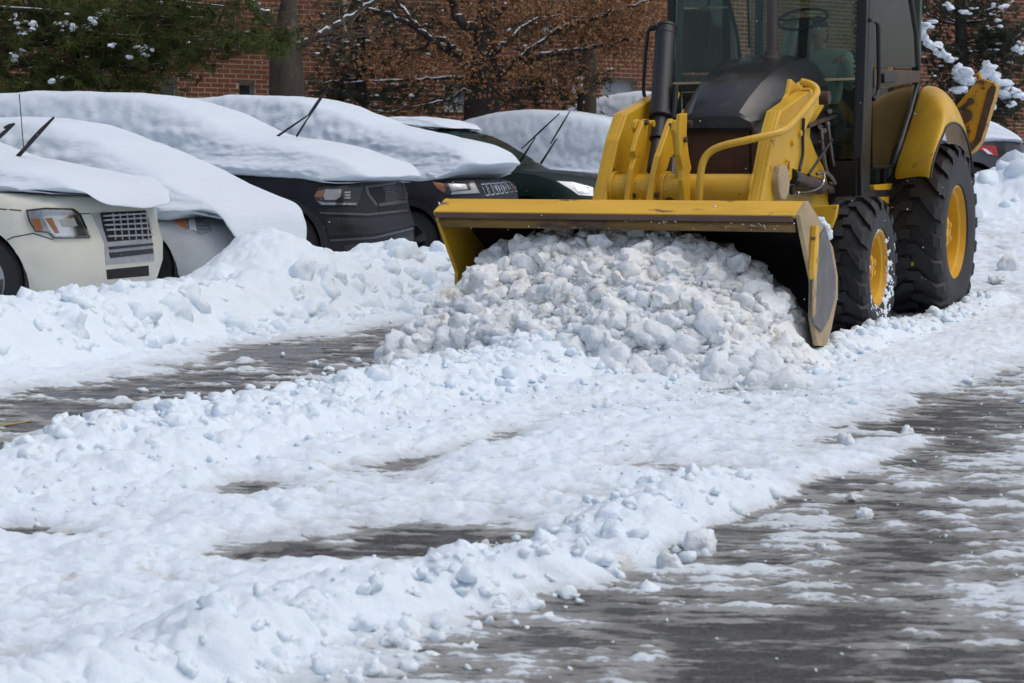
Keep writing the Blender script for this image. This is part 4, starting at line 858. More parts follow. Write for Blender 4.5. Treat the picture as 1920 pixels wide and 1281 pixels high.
traced('lens', [(809, 341), (826, 338.5), (888, 343), (899, 364), (837, 366), (819, 355)], V4, F4, 0.018, 'lens', hl)
gr = traced('grille', [(898, 344), (965, 338), (973, 364), (910, 371)], V4, F4, 0.003, 'plastic_black', C4)
for i in range(7):
    x = 901 + 9.6 * i - 0.12 * i * i; y = 346 - 0.7 * i; h = 22 - 0.5 * i; ww = 8.2 - 0.35 * i
    s_ = traced('slot_ring', [(x, y), (x + ww, y - 0.6), (x + ww + 8, y + h - 1), (x + 9, y + h)], V4, F4, 0.012, 'chrome', gr, step=9)
    if s_: traced('slot', [(x + 2.0, y + 2.0), (x + ww - 1.0, y + 1.4), (x + ww + 5.8, y + h - 3), (x + 9.2, y + h - 2.4)], V4, F4, 0.015, 'void_black', s_, step=9)
t4 = [(100, 205), (250, 190), (440, 183), (476, 180), (549, 180), (600, 185), (644, 197), (695, 216), (750, 236), (805, 248), (859, 258), (907, 270), (936, 287), (948, 305)]
blanket(F4, 'deep snow on the roof and hood of the charcoal SUV, broken off near the grille', tr(F4, t4, 0.0), tr(F4, [(100, 335), (500, 338), (700, 338), (764, 341), (790, 346), (805, 339), (841, 326), (859, 315), (880, 314)], -0.88), 0.86, 0.70, [(-0.5, 1.14), (1.0, 1.25), (5, 1.32)], seed=4, rough=0.018)
# ---- 5: dark green car, screen swept clear
F5 = car_frame(1168, 22.8, 27, 0.12)
G5 = lambda x, y: (F5.at(x, y, w=0).y, F5.at(x, y, w=0).z)
lv = [(0.25, 0.16, 4.6, 0.82), (0.35, 0.05, 4.65, 0.88), (0.5, 0.0, 4.65, 0.90), (0.68, 0.02, 4.65, 0.90), (0.85, 0.10, 4.65, 0.895), (0.95, 0.24, 4.65, 0.88), (1.01, 0.45, 4.65, 0.86), (1.06, 0.9, 4.65, 0.85), (1.09, 1.28, 4.62, 0.85), (1.12, 1.36, 4.6, 0.85), (1.26, 1.58, 4.55, 0.80), (1.42, 1.86, 4.4, 0.75), (1.56, 2.18, 4.2, 0.69), (1.63, 2.45, 4.0, 0.62), (1.67, 2.9, 3.7, 0.5)]
C5, B5, V5 = make_car('parked_sedan', F5, 'dark green car with bare swept windscreen and raised wiper blades', 'car_green', lv, (0.98, 3.7), R=0.34, arch=0.40)
gl = traced('windscreen', [(838, 249), (884, 243), (905, 249), (950, 270), (1008, 306), (968, 311), (942, 300), (905, 276), (862, 256)], V5, F5, 0.010, 'tinted_glass', C5, step=8)
traced('side_window', [(770, 243), (826, 250), (858, 262), (905, 284), (930, 302), (880, 304), (780, 300)], V5, F5, 0.006, 'tinted_glass', C5, step=9)
hl = traced('headlight', [(1044, 340), (1075, 342), (1112, 352), (1112, 368), (1085, 366), (1068, 354)], V5, F5, 0.006, 'lamp_bright', C5)
traced('reflector', [(1074, 346), (1096, 351), (1104, 362), (1086, 363)], V5, F5, 0.012, 'chrome', hl)
wiper(F5, C5, (969, 312), (1004, 258), ((978, 279), (1049, 213)), -0.45, r=0.014); wiper(F5, C5, (1014, 307), (1044, 260), ((1032, 270), (1069, 208)), 0.15, r=0.014)
blanket(F5, 'thin snow left on the roof of the dark green car', tr(F5, [(640, 232), (717, 223), (750, 219), (805, 219), (859, 227), (880, 236), (886, 243)], 0.0), tr(F5, [(640, 246), (717, 236), (753, 236), (805, 241), (850, 246), (880, 250)], -0.5), 0.62, 0.55, [(-1, 1.55), (5, 1.55)], seed=5, rough=0.02, edgeh=0.04)
# ---- 6 and 7: cars buried whole beyond
F6 = car_frame(1330, 25.6, 27)
lv6 = [(0.22, 0.16, 4.5, 0.82), (0.45, 0.0, 4.6, 0.88), (0.75, 0.05, 4.6, 0.89), (0.95, 0.2, 4.6, 0.87), (1.03, 0.8, 4.6, 0.84), (1.1, 1.2, 4.55, 0.83), (1.4, 1.8, 4.3, 0.70), (1.52, 2.3, 4.0, 0.6)]
C6, B6, V6 = make_car('parked_sedan', F6, 'car wholly covered in rounded snow, just beyond the dark green one', 'car_grey', lv6, (0.98, 3.7))
blanket(F6, 'rounded white snow dome over the car just beyond the dark green one', tr(F6, [(860, 262), (880, 238), (905, 223), (960, 210), (1020, 206), (1070, 208), (1110, 214), (1165, 225), (1230, 250), (1290, 280), (1320, 300)], 0.0), tr(F6, [(860, 320), (1100, 332), (1250, 335), (1320, 335)], -0.9), 0.92, 0.74, [(-1, 1.18), (5, 1.28)], seed=6)
F7 = car_frame(1480, 28.5, 27)
C7, B7, V7 = make_car('parked_sedan', F7, 'farthest snow-covered car of the row, its roof beside the black cylinder', 'car_grey', lv6, (0.98, 3.7))
blanket(F7, 'snow on the farthest car of the row, left of the black cylinder', tr(F7, [(1060, 222), (1080, 206), (1110, 190), (1160, 178), (1215, 172), (1280, 174), (1350, 195), (1440, 240)], 0.0), tr(F7, [(1060, 240), (1200, 262), (1300, 280), (1440, 300)], -0.85), 0.86, 0.70, [(-1, 1.45), (5, 1.5)], seed=7)
# ---- 8: grey car seen from behind at the right, half dug in
F8 = Frame((1893 - 960) / FPX * 26.5 - 4.55, 26.5, math.radians(90), 0.55)
lv8 = [(0.25, 0.1, 4.4, 0.82), (0.5, 0.0, 4.55, 0.88), (0.75, 0.05, 4.6, 0.89), (0.95, 0.25, 4.6, 0.88), (1.05, 0.9, 4.58, 0.85), (1.10, 1.3, 4.3, 0.84), (1.35, 1.8, 3.9, 0.72), (1.45, 2.3, 3.6, 0.6)]
C8, B8, V8 = make_car('parked_sedan', F8, 'grey car with a red tail lamp half dug into the snow beyond the loader', 'car_grey', lv8, (0.98, 3.7))
tl = traced('tail_lamp', [(1826, 272), (1838, 273), (1865, 274), (1880, 266), (1884, 282), (1880, 294), (1862, 292), (1840, 284)], V8, F8, 0.012, 'lamp_red', C8, step=6)
if tl: traced('reverse_lamp', [(1841, 279), (1848, 280), (1862, 290), (1852, 289)], V8, F8, 0.020, 'lamp_bright', tl, step=6); traced('lamp_housing', [(1866, 270), (1882, 266), (1886, 290), (1874, 296)], V8, F8, 0.018, 'plastic_black', tl, step=6)
b8 = [(x, z) for x, z in tr(F8, [(1700, 200), (1780, 214), (1850, 228), (1868, 238), (1884, 254), (1891, 268)], 0.0)]
blanket(F8, 'snow cap on the trunk of the grey car beyond the loader', b8, [(b8[0][0], 1.05), (b8[-1][0], 1.07)], 0.88, 0.66, [(-1, 1.2), (3.6, 1.2), (4.6, 1.12)], seed=8)
# ================================================================== GROUND: wet asphalt under ploughed snow (lane coordinates u along, v across)
LB = math.radians(27); SB, CB = math.sin(LB), math.cos(LB)
def rise(u, v): return 0.055 * np.clip(u - 13.5, 0, 14) * sstep(-9.5, -5.0, v)
def ridge(v, c, a, b):
    """0..1 ridge with foot at c-a (far side) and c+b (near side)"""
    return np.where(v < c, np.clip(1 - (c - v) / a, 0, 1), np.clip(1 - (v - c) / b, 0, 1))
def lump_field(x, y, s):
    x = x + 0.10 * fbm(x * 3, y * 3, 2, s + 50); y = y + 0.10 * fbm(x * 3, y * 3, 2, s + 60)
    return 0.55 * lumps(x * 2.2, y * 2.2, s) + 0.28 * lumps(x * 5.1, y * 5.1, s + 5) + 0.14 * lumps(x * 11, y * 11, s + 9) + 0.07 * lumps(x * 23, y * 23, s + 13)
def snow_parts(x, y):
    u = x * SB + y * CB; v = x * CB - y * SB
    n1 = fbm(u * 0.6, v * 0.6, 3, 1); n2 = fbm(u * 2.1, v * 2.1, 4, 2); n3 = fbm(u * 7, v * 7, 4, 3)
    # ripples run across the lane
    us = x * 0.09 + y * 0.996; wv = x * 0.996 - y * 0.09 + 0.10 * fbm(u * 1.3, v * 0.7, 2, 12)
    rip = fbm(us * 12 + 0.3 * n2, wv * 1.9, 4, 21, 0.6); rip2 = fbm(us * 30, wv * 6.0, 3, 22, 0.6)
    ribs = np.sin(2 * PI * us / 0.085 + 2.6 * n2 + 1.2 * fbm(wv * 1.6, us * 2.5, 3, 81)) * sstep(-0.35, 0.35, fbm(wv * 1.1, us * 1.6, 3, 82))
    LF_ = lump_field(u, v, 30); fine = lump_field(u * 2.3 + 9, v * 2.3, 70)
    d = np.full(x.shape, 0.0)
    # packed snow in the middle of the lane
    pack = sstep(-5.0, -4.5, v) * (1 - sstep(-2.35, -1.75, v + 0.10 * n2)); far = sstep(6.0, 9.5, u)
    pack = np.maximum(pack, 0.72 * sstep(-5.0, -3.0, v) * (1 - sstep(-3.0, -2.1, v + 0.3 * n1)) * sstep(5.5, 8, u) * (1 - 0.8 * sstep(12.5, 14.5, u)))
    d += -0.016 + 0.035 * pack + 0.012 * n1 + 0.010 * n2 + 0.014 * rip + 0.010 * rip2 + 0.008 * n3 + pack * (0.014 * fine + 0.014 * lumps(wv * 8, us * 16, 77) + 0.010 * lumps(wv * 17, us * 30, 78) - 0.013 + ribs * 0.008)
    # slushy right lane: thinner, more streaked
    right = sstep(-2.1, -1.6, v + 0.1 * n2)
    d += right * (0.008 - 0.003 * rip + 0.001 * rip2 + 0.006 * n1 + 0.0065 * lumps(wv * 9, us * 30, 79) + 0.004 * lumps(wv * 17, us * 52, 80) + 0.0025 * ribs - 0.001 - 0.004 * sstep(-1.6, -0.9, v) * (1 - sstep(5, 7, u)))
    d += 0.010 * sstep(8.5, 10, u) * (1 - sstep(11.5, 13.5, u)) * sstep(-3.6, -2.6, v) - 0.006 * sstep(12.5, 15, u) * sstep(-4.6, -4.0, v)
    # bare wheel track between bank and windrow
    st = ridge(v + 0.12 * n1, -5.60 - 0.03 * (u - 6), 0.78, 0.80); d += 0.006 * sstep(0.0, 0.5, st) * (1 + 1.3 * n2 + 1.0 * rip + 1.2 * n3) * (1 - 0.75 * sstep(13, 15, u))
    # bare patch (puddle) and smaller gaps
    def patch(pu, pv, ru, rv, k): return k * np.exp(-(((u - pu) / ru) ** 2 + ((v - pv) / rv) ** 2) ** 1.5)
    hol = patch(4.50, -2.60, 0.34, 0.40, 0.048) + patch(4.15, -2.95, 0.20, 0.22, 0.045) + patch(2.95, -2.62, 0.10, 0.25, 0.06) + patch(4.05, -3.72, 0.10, 0.20, 0.06) + patch(5.0, -3.6, 0.25, 0.18, 0.042) + patch(5.6, -3.4, 0.30, 0.16, 0.034) + patch(6.3, -3.35, 0.4, 0.12, 0.028) + patch(8.6, -2.9, 0.35, 0.45, 0.030) + patch(6.1, -2.4, 0.22, 0.30, 0.026)
    d -= hol * (1 + 0.5 * n2 + 0.55 * rip + 0.4 * rip2)
    # windrow left by the bucket's edge
    c2 = -4.40 + 0.05 * n1; w2 = ridge(v + 0.05 * n2, c2, 0.40, 0.60); on = (1 - sstep(9.2, 10.0, u)) * np.interp(u, [3.0, 4.4, 4.75, 5.1], [0.5, 0.5, 0.75, 1.0])
    d += on * (sstep(0, 1, w2) * (0.095 + 0.03 * n1) - 0.01 * sstep(0.02, 0.4, w2)); amp = on * sstep(0.0, 0.5, w2) * 0.14
    d += 0.02 * on * sstep(-4.6, -4.0, v) * (1 - sstep(-3.9, -3.2, v)) * (0.5 + fine)
    # low windrow nearer the camera
    c3 = np.interp(u, [2, 3, 3.7, 4.3, 5.4, 6.2, 7.3], [-2.45, -2.38, -2.27, -2.02, -2.02, -1.93, -1.72]) + 0.04 * n2
    h3 = np.interp(u, [2, 3.4, 4.4, 5.0, 5.42, 5.62, 6.3, 7.2, 7.5], [0.075, 0.07, 0.055, 0.075, 0.120, 0.045, 0.020, 0.032, 0.0])
    w3 = ridge(v, c3, 0.34, 0.17); d += h3 * sstep(0, 0.9, w3) * (0.55 + 0.55 * LF_ + 0.35 * fine + 0.1 * n3)
    amp = np.maximum(amp, 0.055 * sstep(0.0, 0.6, w3) * np.clip(h3 / 0.05, 0, 1)); amp = np.maximum(amp, 0.022 * pack)
    # ridge thrown off beside the wheels
    c4 = np.interp(u, [9, 10.2, 11.5, 14.2, 18], [-3.4, -3.05, -3.05, -3.0, -3.0]); w4 = ridge(v, c4 + 0.06 * n2, 0.16, 0.22)
    d += np.interp(u, [8.6, 9.6, 11, 13, 14.6, 15.2], [0, 0.055, 0.07, 0.05, 0.05, 0]) * sstep(0, 0.8, w4) * (0.35 + 0.9 * LF_ + 0.5 * fine)
    # long ploughed bank in front of the parked cars
    foot = np.interp(u, [4, 6.4, 8.7, 10.2, 12.2, 16, 30], [-6.25, -6.38, -6.62, -6.80, -6.92, -6.95, -7.0]) + 0.10 * n1
    hc = np.interp(u, [4, 7.2, 9.3, 11.0, 12.6, 14.4, 15.1, 15.9, 16.8, 19, 30], [0.36, 0.37, 0.40, 0.38, 0.42, 0.46, 0.58, 0.62, 0.46, 0.45, 0.45])
    t = (foot - v); face = sstep(0.25, 0.78, t); back = 1 - 0.40 * sstep(0.95, 1.9, t)
    d += sstep(-0.50, 0.10, t) * 0.035 + (0.035 + 0.010 * rip) * sstep(-0.1, 0.5, t)
    rough = sstep(0.36, 0.72, t) * (1 - 0.85 * sstep(1.15, 1.9, t))
    d += face * hc * back * (0.72 + 0.10 * n1) - 0.02 * rough; amp = np.maximum(amp, rough * 0.16 * np.clip(hc / 0.5, 0.8, 1.3))
    # drift swept over the silver sedan's bumper
    d += 0.34 * np.exp(-(((x + 2.02) / 0.48) ** 2 + ((y - 14.1) / 0.8) ** 2)) + 0.12 * np.exp(-(((x + 1.25) / 0.5) ** 2 + ((y - 15.4) / 0.6) ** 2))
    # big ploughed pile at the right, beyond the loader
    q = ((x - 10.3) / 2.7) ** 2 + ((y - 25.6) / 2.9) ** 2; pile = np.exp(-q ** 1.3)
    d += pile * (1.05 + 0.12 * n1); amp = np.maximum(amp, 0.22 * sstep(0.05, 0.4, pile))
    q2 = ((x - 6.9) / 1.3) ** 2 + ((y - 24.6) / 1.0) ** 2; d += np.exp(-q2) * 0.30 * (0.7 + 0.6 * LF_)
    d += 0.16 * sstep(22.8, 24.2, y) * sstep(-2, 2, x)
    return d, u, v, amp
def blob_noise(u, s):
    """fused-clod relief, evaluated along the slope so that steep faces do not stretch it"""
    return 0.62 * (0.5 * lumps(u * 2.0, s * 2.6, 31) + 0.33 * lumps(u * 4.3, s * 4.3, 36) + 0.22 * lumps(u * 9.5, s * 9.5, 41) + 0.14 * lumps(u * 21, s * 21, 46) + 0.05 * lumps(u * 46, s * 46, 48)) + 0.10 * fbm(u * 3, s * 3, 4, 55) + 0.035 * fbm(u * 17, s * 17, 3, 57)
def snow_depth(x, y):
    d, u, v, amp = snow_parts(x, y)
    return d + amp * blob_noise(u, v - 0.35 * d) * 1.0, u, v
def sheet(name, ys, ts, halfw, kind):
    Y, T = np.meshgrid(ys, ts, indexing='ij'); X = T * halfw(Y)
    d, u, v, amp = snow_parts(X, Y); cov = sstep(-0.002, 0.016, d)
    # melted slush keeps a soft edge; depth below zero is bare asphalt
    Z = np.where(d > 0, d, 0.15 * d) + rise(u, v)
    q_ = v - 0.35 * d; uw = u + 0.07 * fbm(u * 2.5, q_ * 2.5, 3, 61); sw = q_ + 0.07 * fbm(u * 2.5, q_ * 2.5, 3, 62)
    B_ = blob_noise(uw, sw) * amp
    def sm(a, k=6):
        for _ in range(k): a = (np.roll(a, 1, 0) + np.roll(a, -1, 0) + np.roll(a, 1, 1) + np.roll(a, -1, 1) + a) / 5
        return a
    Zs = sm(Z, 10); dzr = np.gradient(Zs, axis=0); dzc = np.gradient(Zs, axis=1); yr = np.gradient(Y, axis=0); xr = np.gradient(X, axis=0); xc = np.gradient(X, axis=1)
    gx = dzc / xc; gy = (dzr - gx * xr) / yr; nn = np.sqrt(gx * gx + gy * gy + 1)
    X = X - gx / nn * B_; Y = Y - gy / nn * B_; Z = Z + B_ / nn; d = d + B_
    nr, nc = X.shape; me = bpy.data.meshes.new(name)
    co = np.stack([X, Y, Z], -1).reshape(-1, 3).astype(np.float32); idx = np.arange(nr * nc).reshape(nr, nc)
    q = np.stack([idx[:-1, :-1], idx[:-1, 1:], idx[1:, 1:], idx[1:, :-1]], -1).reshape(-1, 4)
    me.vertices.add(len(co)); me.vertices.foreach_set('co', co.ravel()); me.loops.add(q.size); me.loops.foreach_set('vertex_index', q.ravel().astype(np.int32))
    me.polygons.add(len(q)); me.polygons.foreach_set('loop_start', (np.arange(len(q)) * 4).astype(np.int32)); me.update(calc_edges=True)
    me.polygons.foreach_set('use_smooth', [True] * len(q))
    for nm, arr in (('depth', d), ('cov', cov)):
        at = me.attributes.new(nm, 'FLOAT', 'POINT'); at.data.foreach_set('value', arr.ravel().astype(np.float32))
    o = link(name, me, ground_mat); o['kind'] = kind; return o
# ground material: asphalt (wet), grey slush where the snow is thin, snow where it is deeper
gm = bpy.data.materials.new('snowy_asphalt'); ground_mat = gm; gm.use_nodes = True; nt = gm.node_tree; N = nt.nodes; K = nt.links; b = N['Principled BSDF']; b.inputs['Subsurface Radius'].default_value = (0.010, 0.014, 0.020); b.inputs['Subsurface Scale'].default_value = 1.0
def nd(t, **kw):
    n = N.new(t)
    for k, v_ in kw.items(): setattr(n, k, v_)
    return n
geo = nd('ShaderNodeNewGeometry'); mp = nd('ShaderNodeMapping'); mp.inputs['Rotation'].default_value = (0, 0, 0.09); K.new(geo.outputs['Position'], mp.inputs[0])
def nz(sc, det=5, ro=0.6, st=None):
    n = nd('ShaderNodeTexNoise'); n.inputs['Scale'].default_value = sc; n.inputs['Detail'].default_value = det; n.inputs['Roughness'].default_value = ro
    if st: m2 = nd('ShaderNodeMapping'); m2.inputs['Scale'].default_value = st; K.new(mp.outputs[0], m2.inputs[0]); K.new(m2.outputs[0], n.inputs['Vector'])
    else: K.new(mp.outputs[0], n.inputs['Vector'])
    return n
def mathn(op, a, b_=None, clamp=False):
    n = nd('ShaderNodeMath', operation=op, use_clamp=clamp)
    for i, q in enumerate((a, b_)):
        if q is None: continue
        if isinstance(q, (int, float)): n.inputs[i].default_value = q
        else: K.new(q, n.inputs[i])
    return n.outputs[0]
def mixc(f, a, b_):
    n = nd('ShaderNodeMix', data_type='RGBA')
    if isinstance(f, float): n.inputs[0].default_value = f
    else: K.new(f, n.inputs[0])
    for i, q in ((6, a), (7, b_)):
        if isinstance(q, tuple): n.inputs[i].default_value = (*q, 1)
        else: K.new(q, n.inputs[i])
    return n.outputs[2]
def rng(x, a, b_, c=0.0, d_=1.0):
    n = nd('ShaderNodeMapRange', interpolation_type='SMOOTHSTEP'); K.new(x, n.inputs[0])
    for i, q in enumerate((a, b_, c, d_)): n.inputs[i + 1].default_value = q
    return n.outputs[0]
dep = nd('ShaderNodeAttribute', attribute_name='depth').outputs['Fac']
streak = nz(8, 7, 0.72, (1.8, 7.0, 1)).outputs[0]; streak2 = nz(26, 6, 0.78, (1.2, 3.6, 1)).outputs[0]; grain = nz(60, 5, 0.75).outputs[0]; blot = nz(3.2, 5, 0.6).outputs[0]; grit = nz(160, 2, 0.6).outputs[0]
dd = mathn('ADD', dep, mathn('ADD', mathn('MULTIPLY', mathn('SUBTRACT', streak, 0.5), 0.026), mathn('MULTIPLY', mathn('SUBTRACT', streak2, 0.5), 0.030))); dd = mathn('ADD', dd, mathn('MULTIPLY', mathn('SUBTRACT', grain, 0.5), 0.016))
asph = mixc(rng(grit, 0.42, 0.62), (0.036, 0.036, 0.034), (0.10, 0.098, 0.092))
slush = mixc(rng(blot, 0.35, 0.65), (0.185, 0.180, 0.162), (0.36, 0.362, 0.345))
f1 = rng(dd, -0.016, 0.0); f2 = rng(dd, 0.0015, 0.0085)
thin = mixc(rng(blot, 0.40, 0.62), (0.57, 0.62, 0.655), (0.68, 0.75, 0.81))
sn = mixc(rng(dd, 0.012, 0.04), thin, (0.76, 0.85, 0.935))
brown = rng(nz(6.5, 7, 0.78).outputs[0], 0.585, 0.68, 0, 0.55); bm_ = mathn('MULTIPLY', brown, rng(dep, 0.16, 0.05)); sn = mixc(bm_, sn, (0.46, 0.41, 0.31))
c = mixc(f1, asph, slush); c = mixc(f2, c, sn); K.new(c, b.inputs['Base Color'])
K.new(mathn('ADD', mathn('ADD', 0.22, mathn('MULTIPLY', f1, 0.16)), mathn('MULTIPLY', f2, 0.35)), b.inputs['Roughness']); b.inputs['Specular IOR Level'].default_value = 0.4; K.new(mathn('MULTIPLY', f2, 0.25), b.inputs['Subsurface Weight'])
bp = nd('ShaderNodeBump'); bp.inputs['Strength'].default_value = 0.65; bp.inputs['Distance'].default_value = 0.013
hsum = mathn('ADD', mathn('MULTIPLY', nz(38, 6, 0.65).outputs[0], f2), mathn('MULTIPLY', grit, 0.12)); hsum = mathn('ADD', hsum, mathn('MULTIPLY', streak, 0.5)); hsum = mathn('ADD', hsum, mathn('MULTIPLY', streak2, 0.45)); K.new(hsum, bp.inputs['Height']); K.new(bp.outputs[0], b.inputs['Normal'])
NR, NC = 840, 640
ys = 2.4 * (31.0 / 2.4) ** (np.arange(NR) / (NR - 1)); ts = np.linspace(-1, 1, NC)
sheet('ground', ys, ts, lambda Y: 0.8 + 0.315 * Y, 'structure')
far = mesh('snow_field', [(-260, -60, -0.06), (260, -60, -0.06), (260, 300, -0.06), (-260, 300, -0.06)], [(0, 1, 2, 3)], 'snow'); far['kind'] = 'structure'

mat('line_paint', (0.42, 0.30, 0.10), 0.7, var=0.2, vscale=30)
a_, b__ = on_z(-90, 812, 0.004), on_z(58, 789, 0.004)
pl0 = mesh('painted_line', [(a_.x, a_.y - 0.03, 0.004), (b__.x, b__.y - 0.03, 0.004), (b__.x, b__.y + 0.03, 0.004), (a_.x, a_.y + 0.03, 0.004)], [(0, 1, 2, 3)], 'line_paint'); pl0['kind'] = 'structure'
# ------------------------------------------------------------------ snow chunks
from mathutils import noise as mnoise
def chunk_mesh(seed, sub, flat=0.8, nplanes=9, soft=13.0, nse=0.11):
    r = random.Random(seed); bm = bmesh.new(); bmesh.ops.create_icosphere(bm, subdivisions=sub, radius=1.0)
    pl = []
    for _ in range(nplanes):
        n = Vector((r.gauss(0, 1), r.gauss(0, 1), r.gauss(0, 1))).normalized(); pl.append((n, r.uniform(0.55, 0.95)))
    co = np.array([v.co[:] for v in bm.verts]); P = np.array([p[0][:] for p in pl]); D = np.array([p[1] for p in pl])
    dots = np.clip(co @ P.T, 1e-3, None); q = D / dots; rad = -np.log(np.exp(-soft * np.minimum(q, 1.3)).sum(1) + np.exp(-soft * 1.15)) / soft
    rad = np.clip(rad + 0.12, 0.35, 1.3)
    off = Vector((seed * 3.1, seed * 1.7, seed * 0.9)); nn = []
    for c_ in co:
        p = Vector(c_) ; nn.append(0.30 * mnoise.fractal(p * 1.1 + off, 0.9, 2.0, 3) + 0.24 * mnoise.fractal(p * 2.7 + off, 0.7, 2.1, 4) - nse * 1.6 * abs(mnoise.noise(p * 3.4 + off)) - nse * 0.9 * abs(mnoise.noise(p * 6.5 + off)) + 0.08 * mnoise.noise(p * 8 + off))
    nn = np.array(nn)
    co = co * (rad + nn)[:, None]; co[:, 2] *= flat
    s = (r.uniform(0.8, 1.25), r.uniform(0.75, 1.1), 1)
    me_f = [[v.index for v in f.verts] for f in bm.faces]; bm.free()
    return co * np.array(s), me_f
PROT3 = [chunk_mesh(100 + i, 3, random.Random(i).uniform(0.6, 0.95)) for i in range(7)]
PROT2 = [chunk_mesh(200 + i, 2, random.Random(i).uniform(0.6, 1)) for i in range(10)]
PROT1 = [chunk_mesh(300 + i, 1, 0.8) for i in range(6)]
def scatter(name, items, protos, material, label, cat='snow'):
    """items: (point, size) joined into one mass of loose snow"""
    V, Fc, k = [], [], 0
    for i, (p, s) in enumerate(items):
        co, f = protos[i % len(protos)]; a, b_, c_ = rnd.uniform(0, 6.28), rnd.uniform(-0.9, 0.9), rnd.uniform(0, 6.28)
        R_ = np.array((Matrix.Rotation(a, 3, 'Z') @ Matrix.Rotation(b_, 3, 'X') @ Matrix.Rotation(c_, 3, 'Z')))
        V.append(co @ R_.T * s + np.array(p[:])); Fc.append(np.array(f) + k); k += len(co)
    V = np.concatenate(V).astype(np.float32); Fc = np.concatenate(Fc).astype(np.int32)
    me = bpy.data.meshes.new(name); me.vertices.add(len(V)); me.vertices.foreach_set('co', V.ravel()); me.loops.add(Fc.size); me.loops.foreach_set('vertex_index', Fc.ravel())
    me.polygons.add(len(Fc)); me.polygons.foreach_set('loop_start', (np.arange(len(Fc)) * 3).astype(np.int32)); me.update(calc_edges=True); me.polygons.foreach_set('use_smooth', [True] * len(Fc))
    o = link(name, me, material); setp(o, label, cat, kind='stuff'); return o
# heap pushed by the bucket, loader coordinates
HW = [-1.42, -1.32, -1.21, -1.10, -0.9, -0.6, -0.1, 0.25, 0.55, 0.80, 0.98, 1.12, 1.28, 1.42]
HZ = [0.0, 0.10, 0.26, 0.44, 0.60, 0.70, 0.74, 0.73, 0.62, 0.46, 0.30, 0.16, 0.08, 0.0]
def heap_z(w, r):
    base = np.interp(w, HW, HZ); rr = np.interp(r, [-3.05, -2.88, -2.72, -2.54, -2.36, -2.15, -1.95, -1.6, -1.4], [0.0, 0.12, 0.28, 0.49, 0.71, 0.88, 1.0, 0.95, 0.9])
    n = fbm(w * 2.6, r * 2.6, 3, 41)
    return base * rr + (0.10 * lump_field(w, r, 44) + 0.05 * n) * np.clip(base * rr * 5, 0, 1) - 0.03
ww = np.linspace(-1.6, 1.45, 230); rr_ = np.linspace(-3.8, -1.45, 180); W2, R2 = np.meshgrid(ww, rr_, indexing='ij'); Z2 = heap_z(W2, R2)
inside = (R2 > -2.05) & ((W2 < WL + 0.06) | (W2 > WR - 0.05)); Z2 = np.where(inside, -0.05, Z2)
m = MB(); m.grid([[(W2[i, j], R2[i, j], Z2[i, j]) for j in range(len(rr_))] for i in range(len(ww))])
heap = m.build('snow_heap', 'snow_chunk', None, smooth=True); heap.location = LF.loc; heap.rotation_euler = (0, 0, -LF.ang); setp(heap, 'grey-white heap of broken snow pushed up in the loader bucket', 'snow heap')
def heap_pt(w, r, dz=0.0): return LF.M @ Vector((w, r, float(heap_z(np.array([w]), np.array([r]))[0]) + dz))
big, mid, small, low, midw = [], [], [], [], []
def rw(a=-1.36, b=1.30): return rnd.uniform(a, b)
n_ = 0
while n_ < 3600:
    w = rw(); r = rnd.uniform(-2.98, -1.75); z = float(heap_z(np.array([w]), np.array([r]))[0])
    if r > -2.25 and not (WL + 0.07 < w < WR - 0.08): continue
    if z < 0.01: 
        if rnd.random() > 0.15: continue
    n_ += 1; t = rnd.random()
    if t < 0.30: (midw if r < -2.62 + 0.2 * rnd.random() or rnd.random() < 0.15 else mid).append((heap_pt(w, r, -0.004), 0.018 + 0.055 * rnd.random() ** 1.7))
    else: small.append((heap_pt(w, r, 0.008), rnd.uniform(0.006, 0.018)))
while len(big) < 190:
    w = rw(-1.25, 1.15); r = rnd.uniform(-2.8, -1.8); z = float(heap_z(np.array([w]), np.array([r]))[0])
    if r > -2.3 and not (WL + 0.12 < w < WR - 0.14): continue
    if z < 0.05: continue
    s_b = 0.04 + 0.075 * rnd.random() ** 1.5; big.append((heap_pt(w, r, 0.03 - s_b * 0.35), s_b))
for i in range(60):
    w = rw(-1.45, 1.3); r = rnd.uniform(-3.0, -2.55); low.append((heap_pt(w, r, 0.0), rnd.uniform(0.06, 0.13)))
scatter('snow_rubble', mid, PROT2, 'snow_chunk', 'loose broken snow lumps covering the heap in the loader bucket')
scatter('snow_rubble', midw, PROT2, 'snow_pale', 'cleaner white lumps along the foot of the bucket heap')
scatter('snow_crumbs', small, PROT2[:4], 'snow_pale', 'small snow crumbs between the lumps of the heap in the bucket')
pm3 = []
for co, f in PROT3:
    me = bpy.data.meshes.new('snow_chunk'); me.from_pydata([tuple(c_) for c_ in co], [], f); me.materials.append(MATS['snow_chunk']); me.polygons.foreach_set('use_smooth', [True] * len(f)); me.set_sharp_from_angle(angle=math.radians(42)); pm3.append(me)
pmw = []
for co, f in PROT3[:5]:
    me = bpy.data.meshes.new('snow_chunk'); me.from_pydata([tuple(c_) for c_ in co], [], f); me.materials.append(MATS['snow_pale']); me.polygons.foreach_set('use_smooth', [True] * len(f)); pmw.append(me)
def chunk_obj(name, me, p, s, label, group=None, rot=None, cat='snow chunk'):
    o = bpy.data.objects.new(name, me); COL.objects.link(o); o.location = p; o.scale = (s, s, s) if not hasattr(s, '__len__') else s
    o.rotation_euler = rot or (rnd.uniform(-0.9, 0.9), rnd.uniform(-0.9, 0.9), rnd.uniform(0, 6.28)); return setp(o, label, cat, group)
for i, (p, s) in enumerate(big): chunk_obj('snow_chunk', pm3[i % 7], p, s, 'fist-sized grey-white snow chunk in the heap before the bucket', 'snow chunks in the bucket heap')
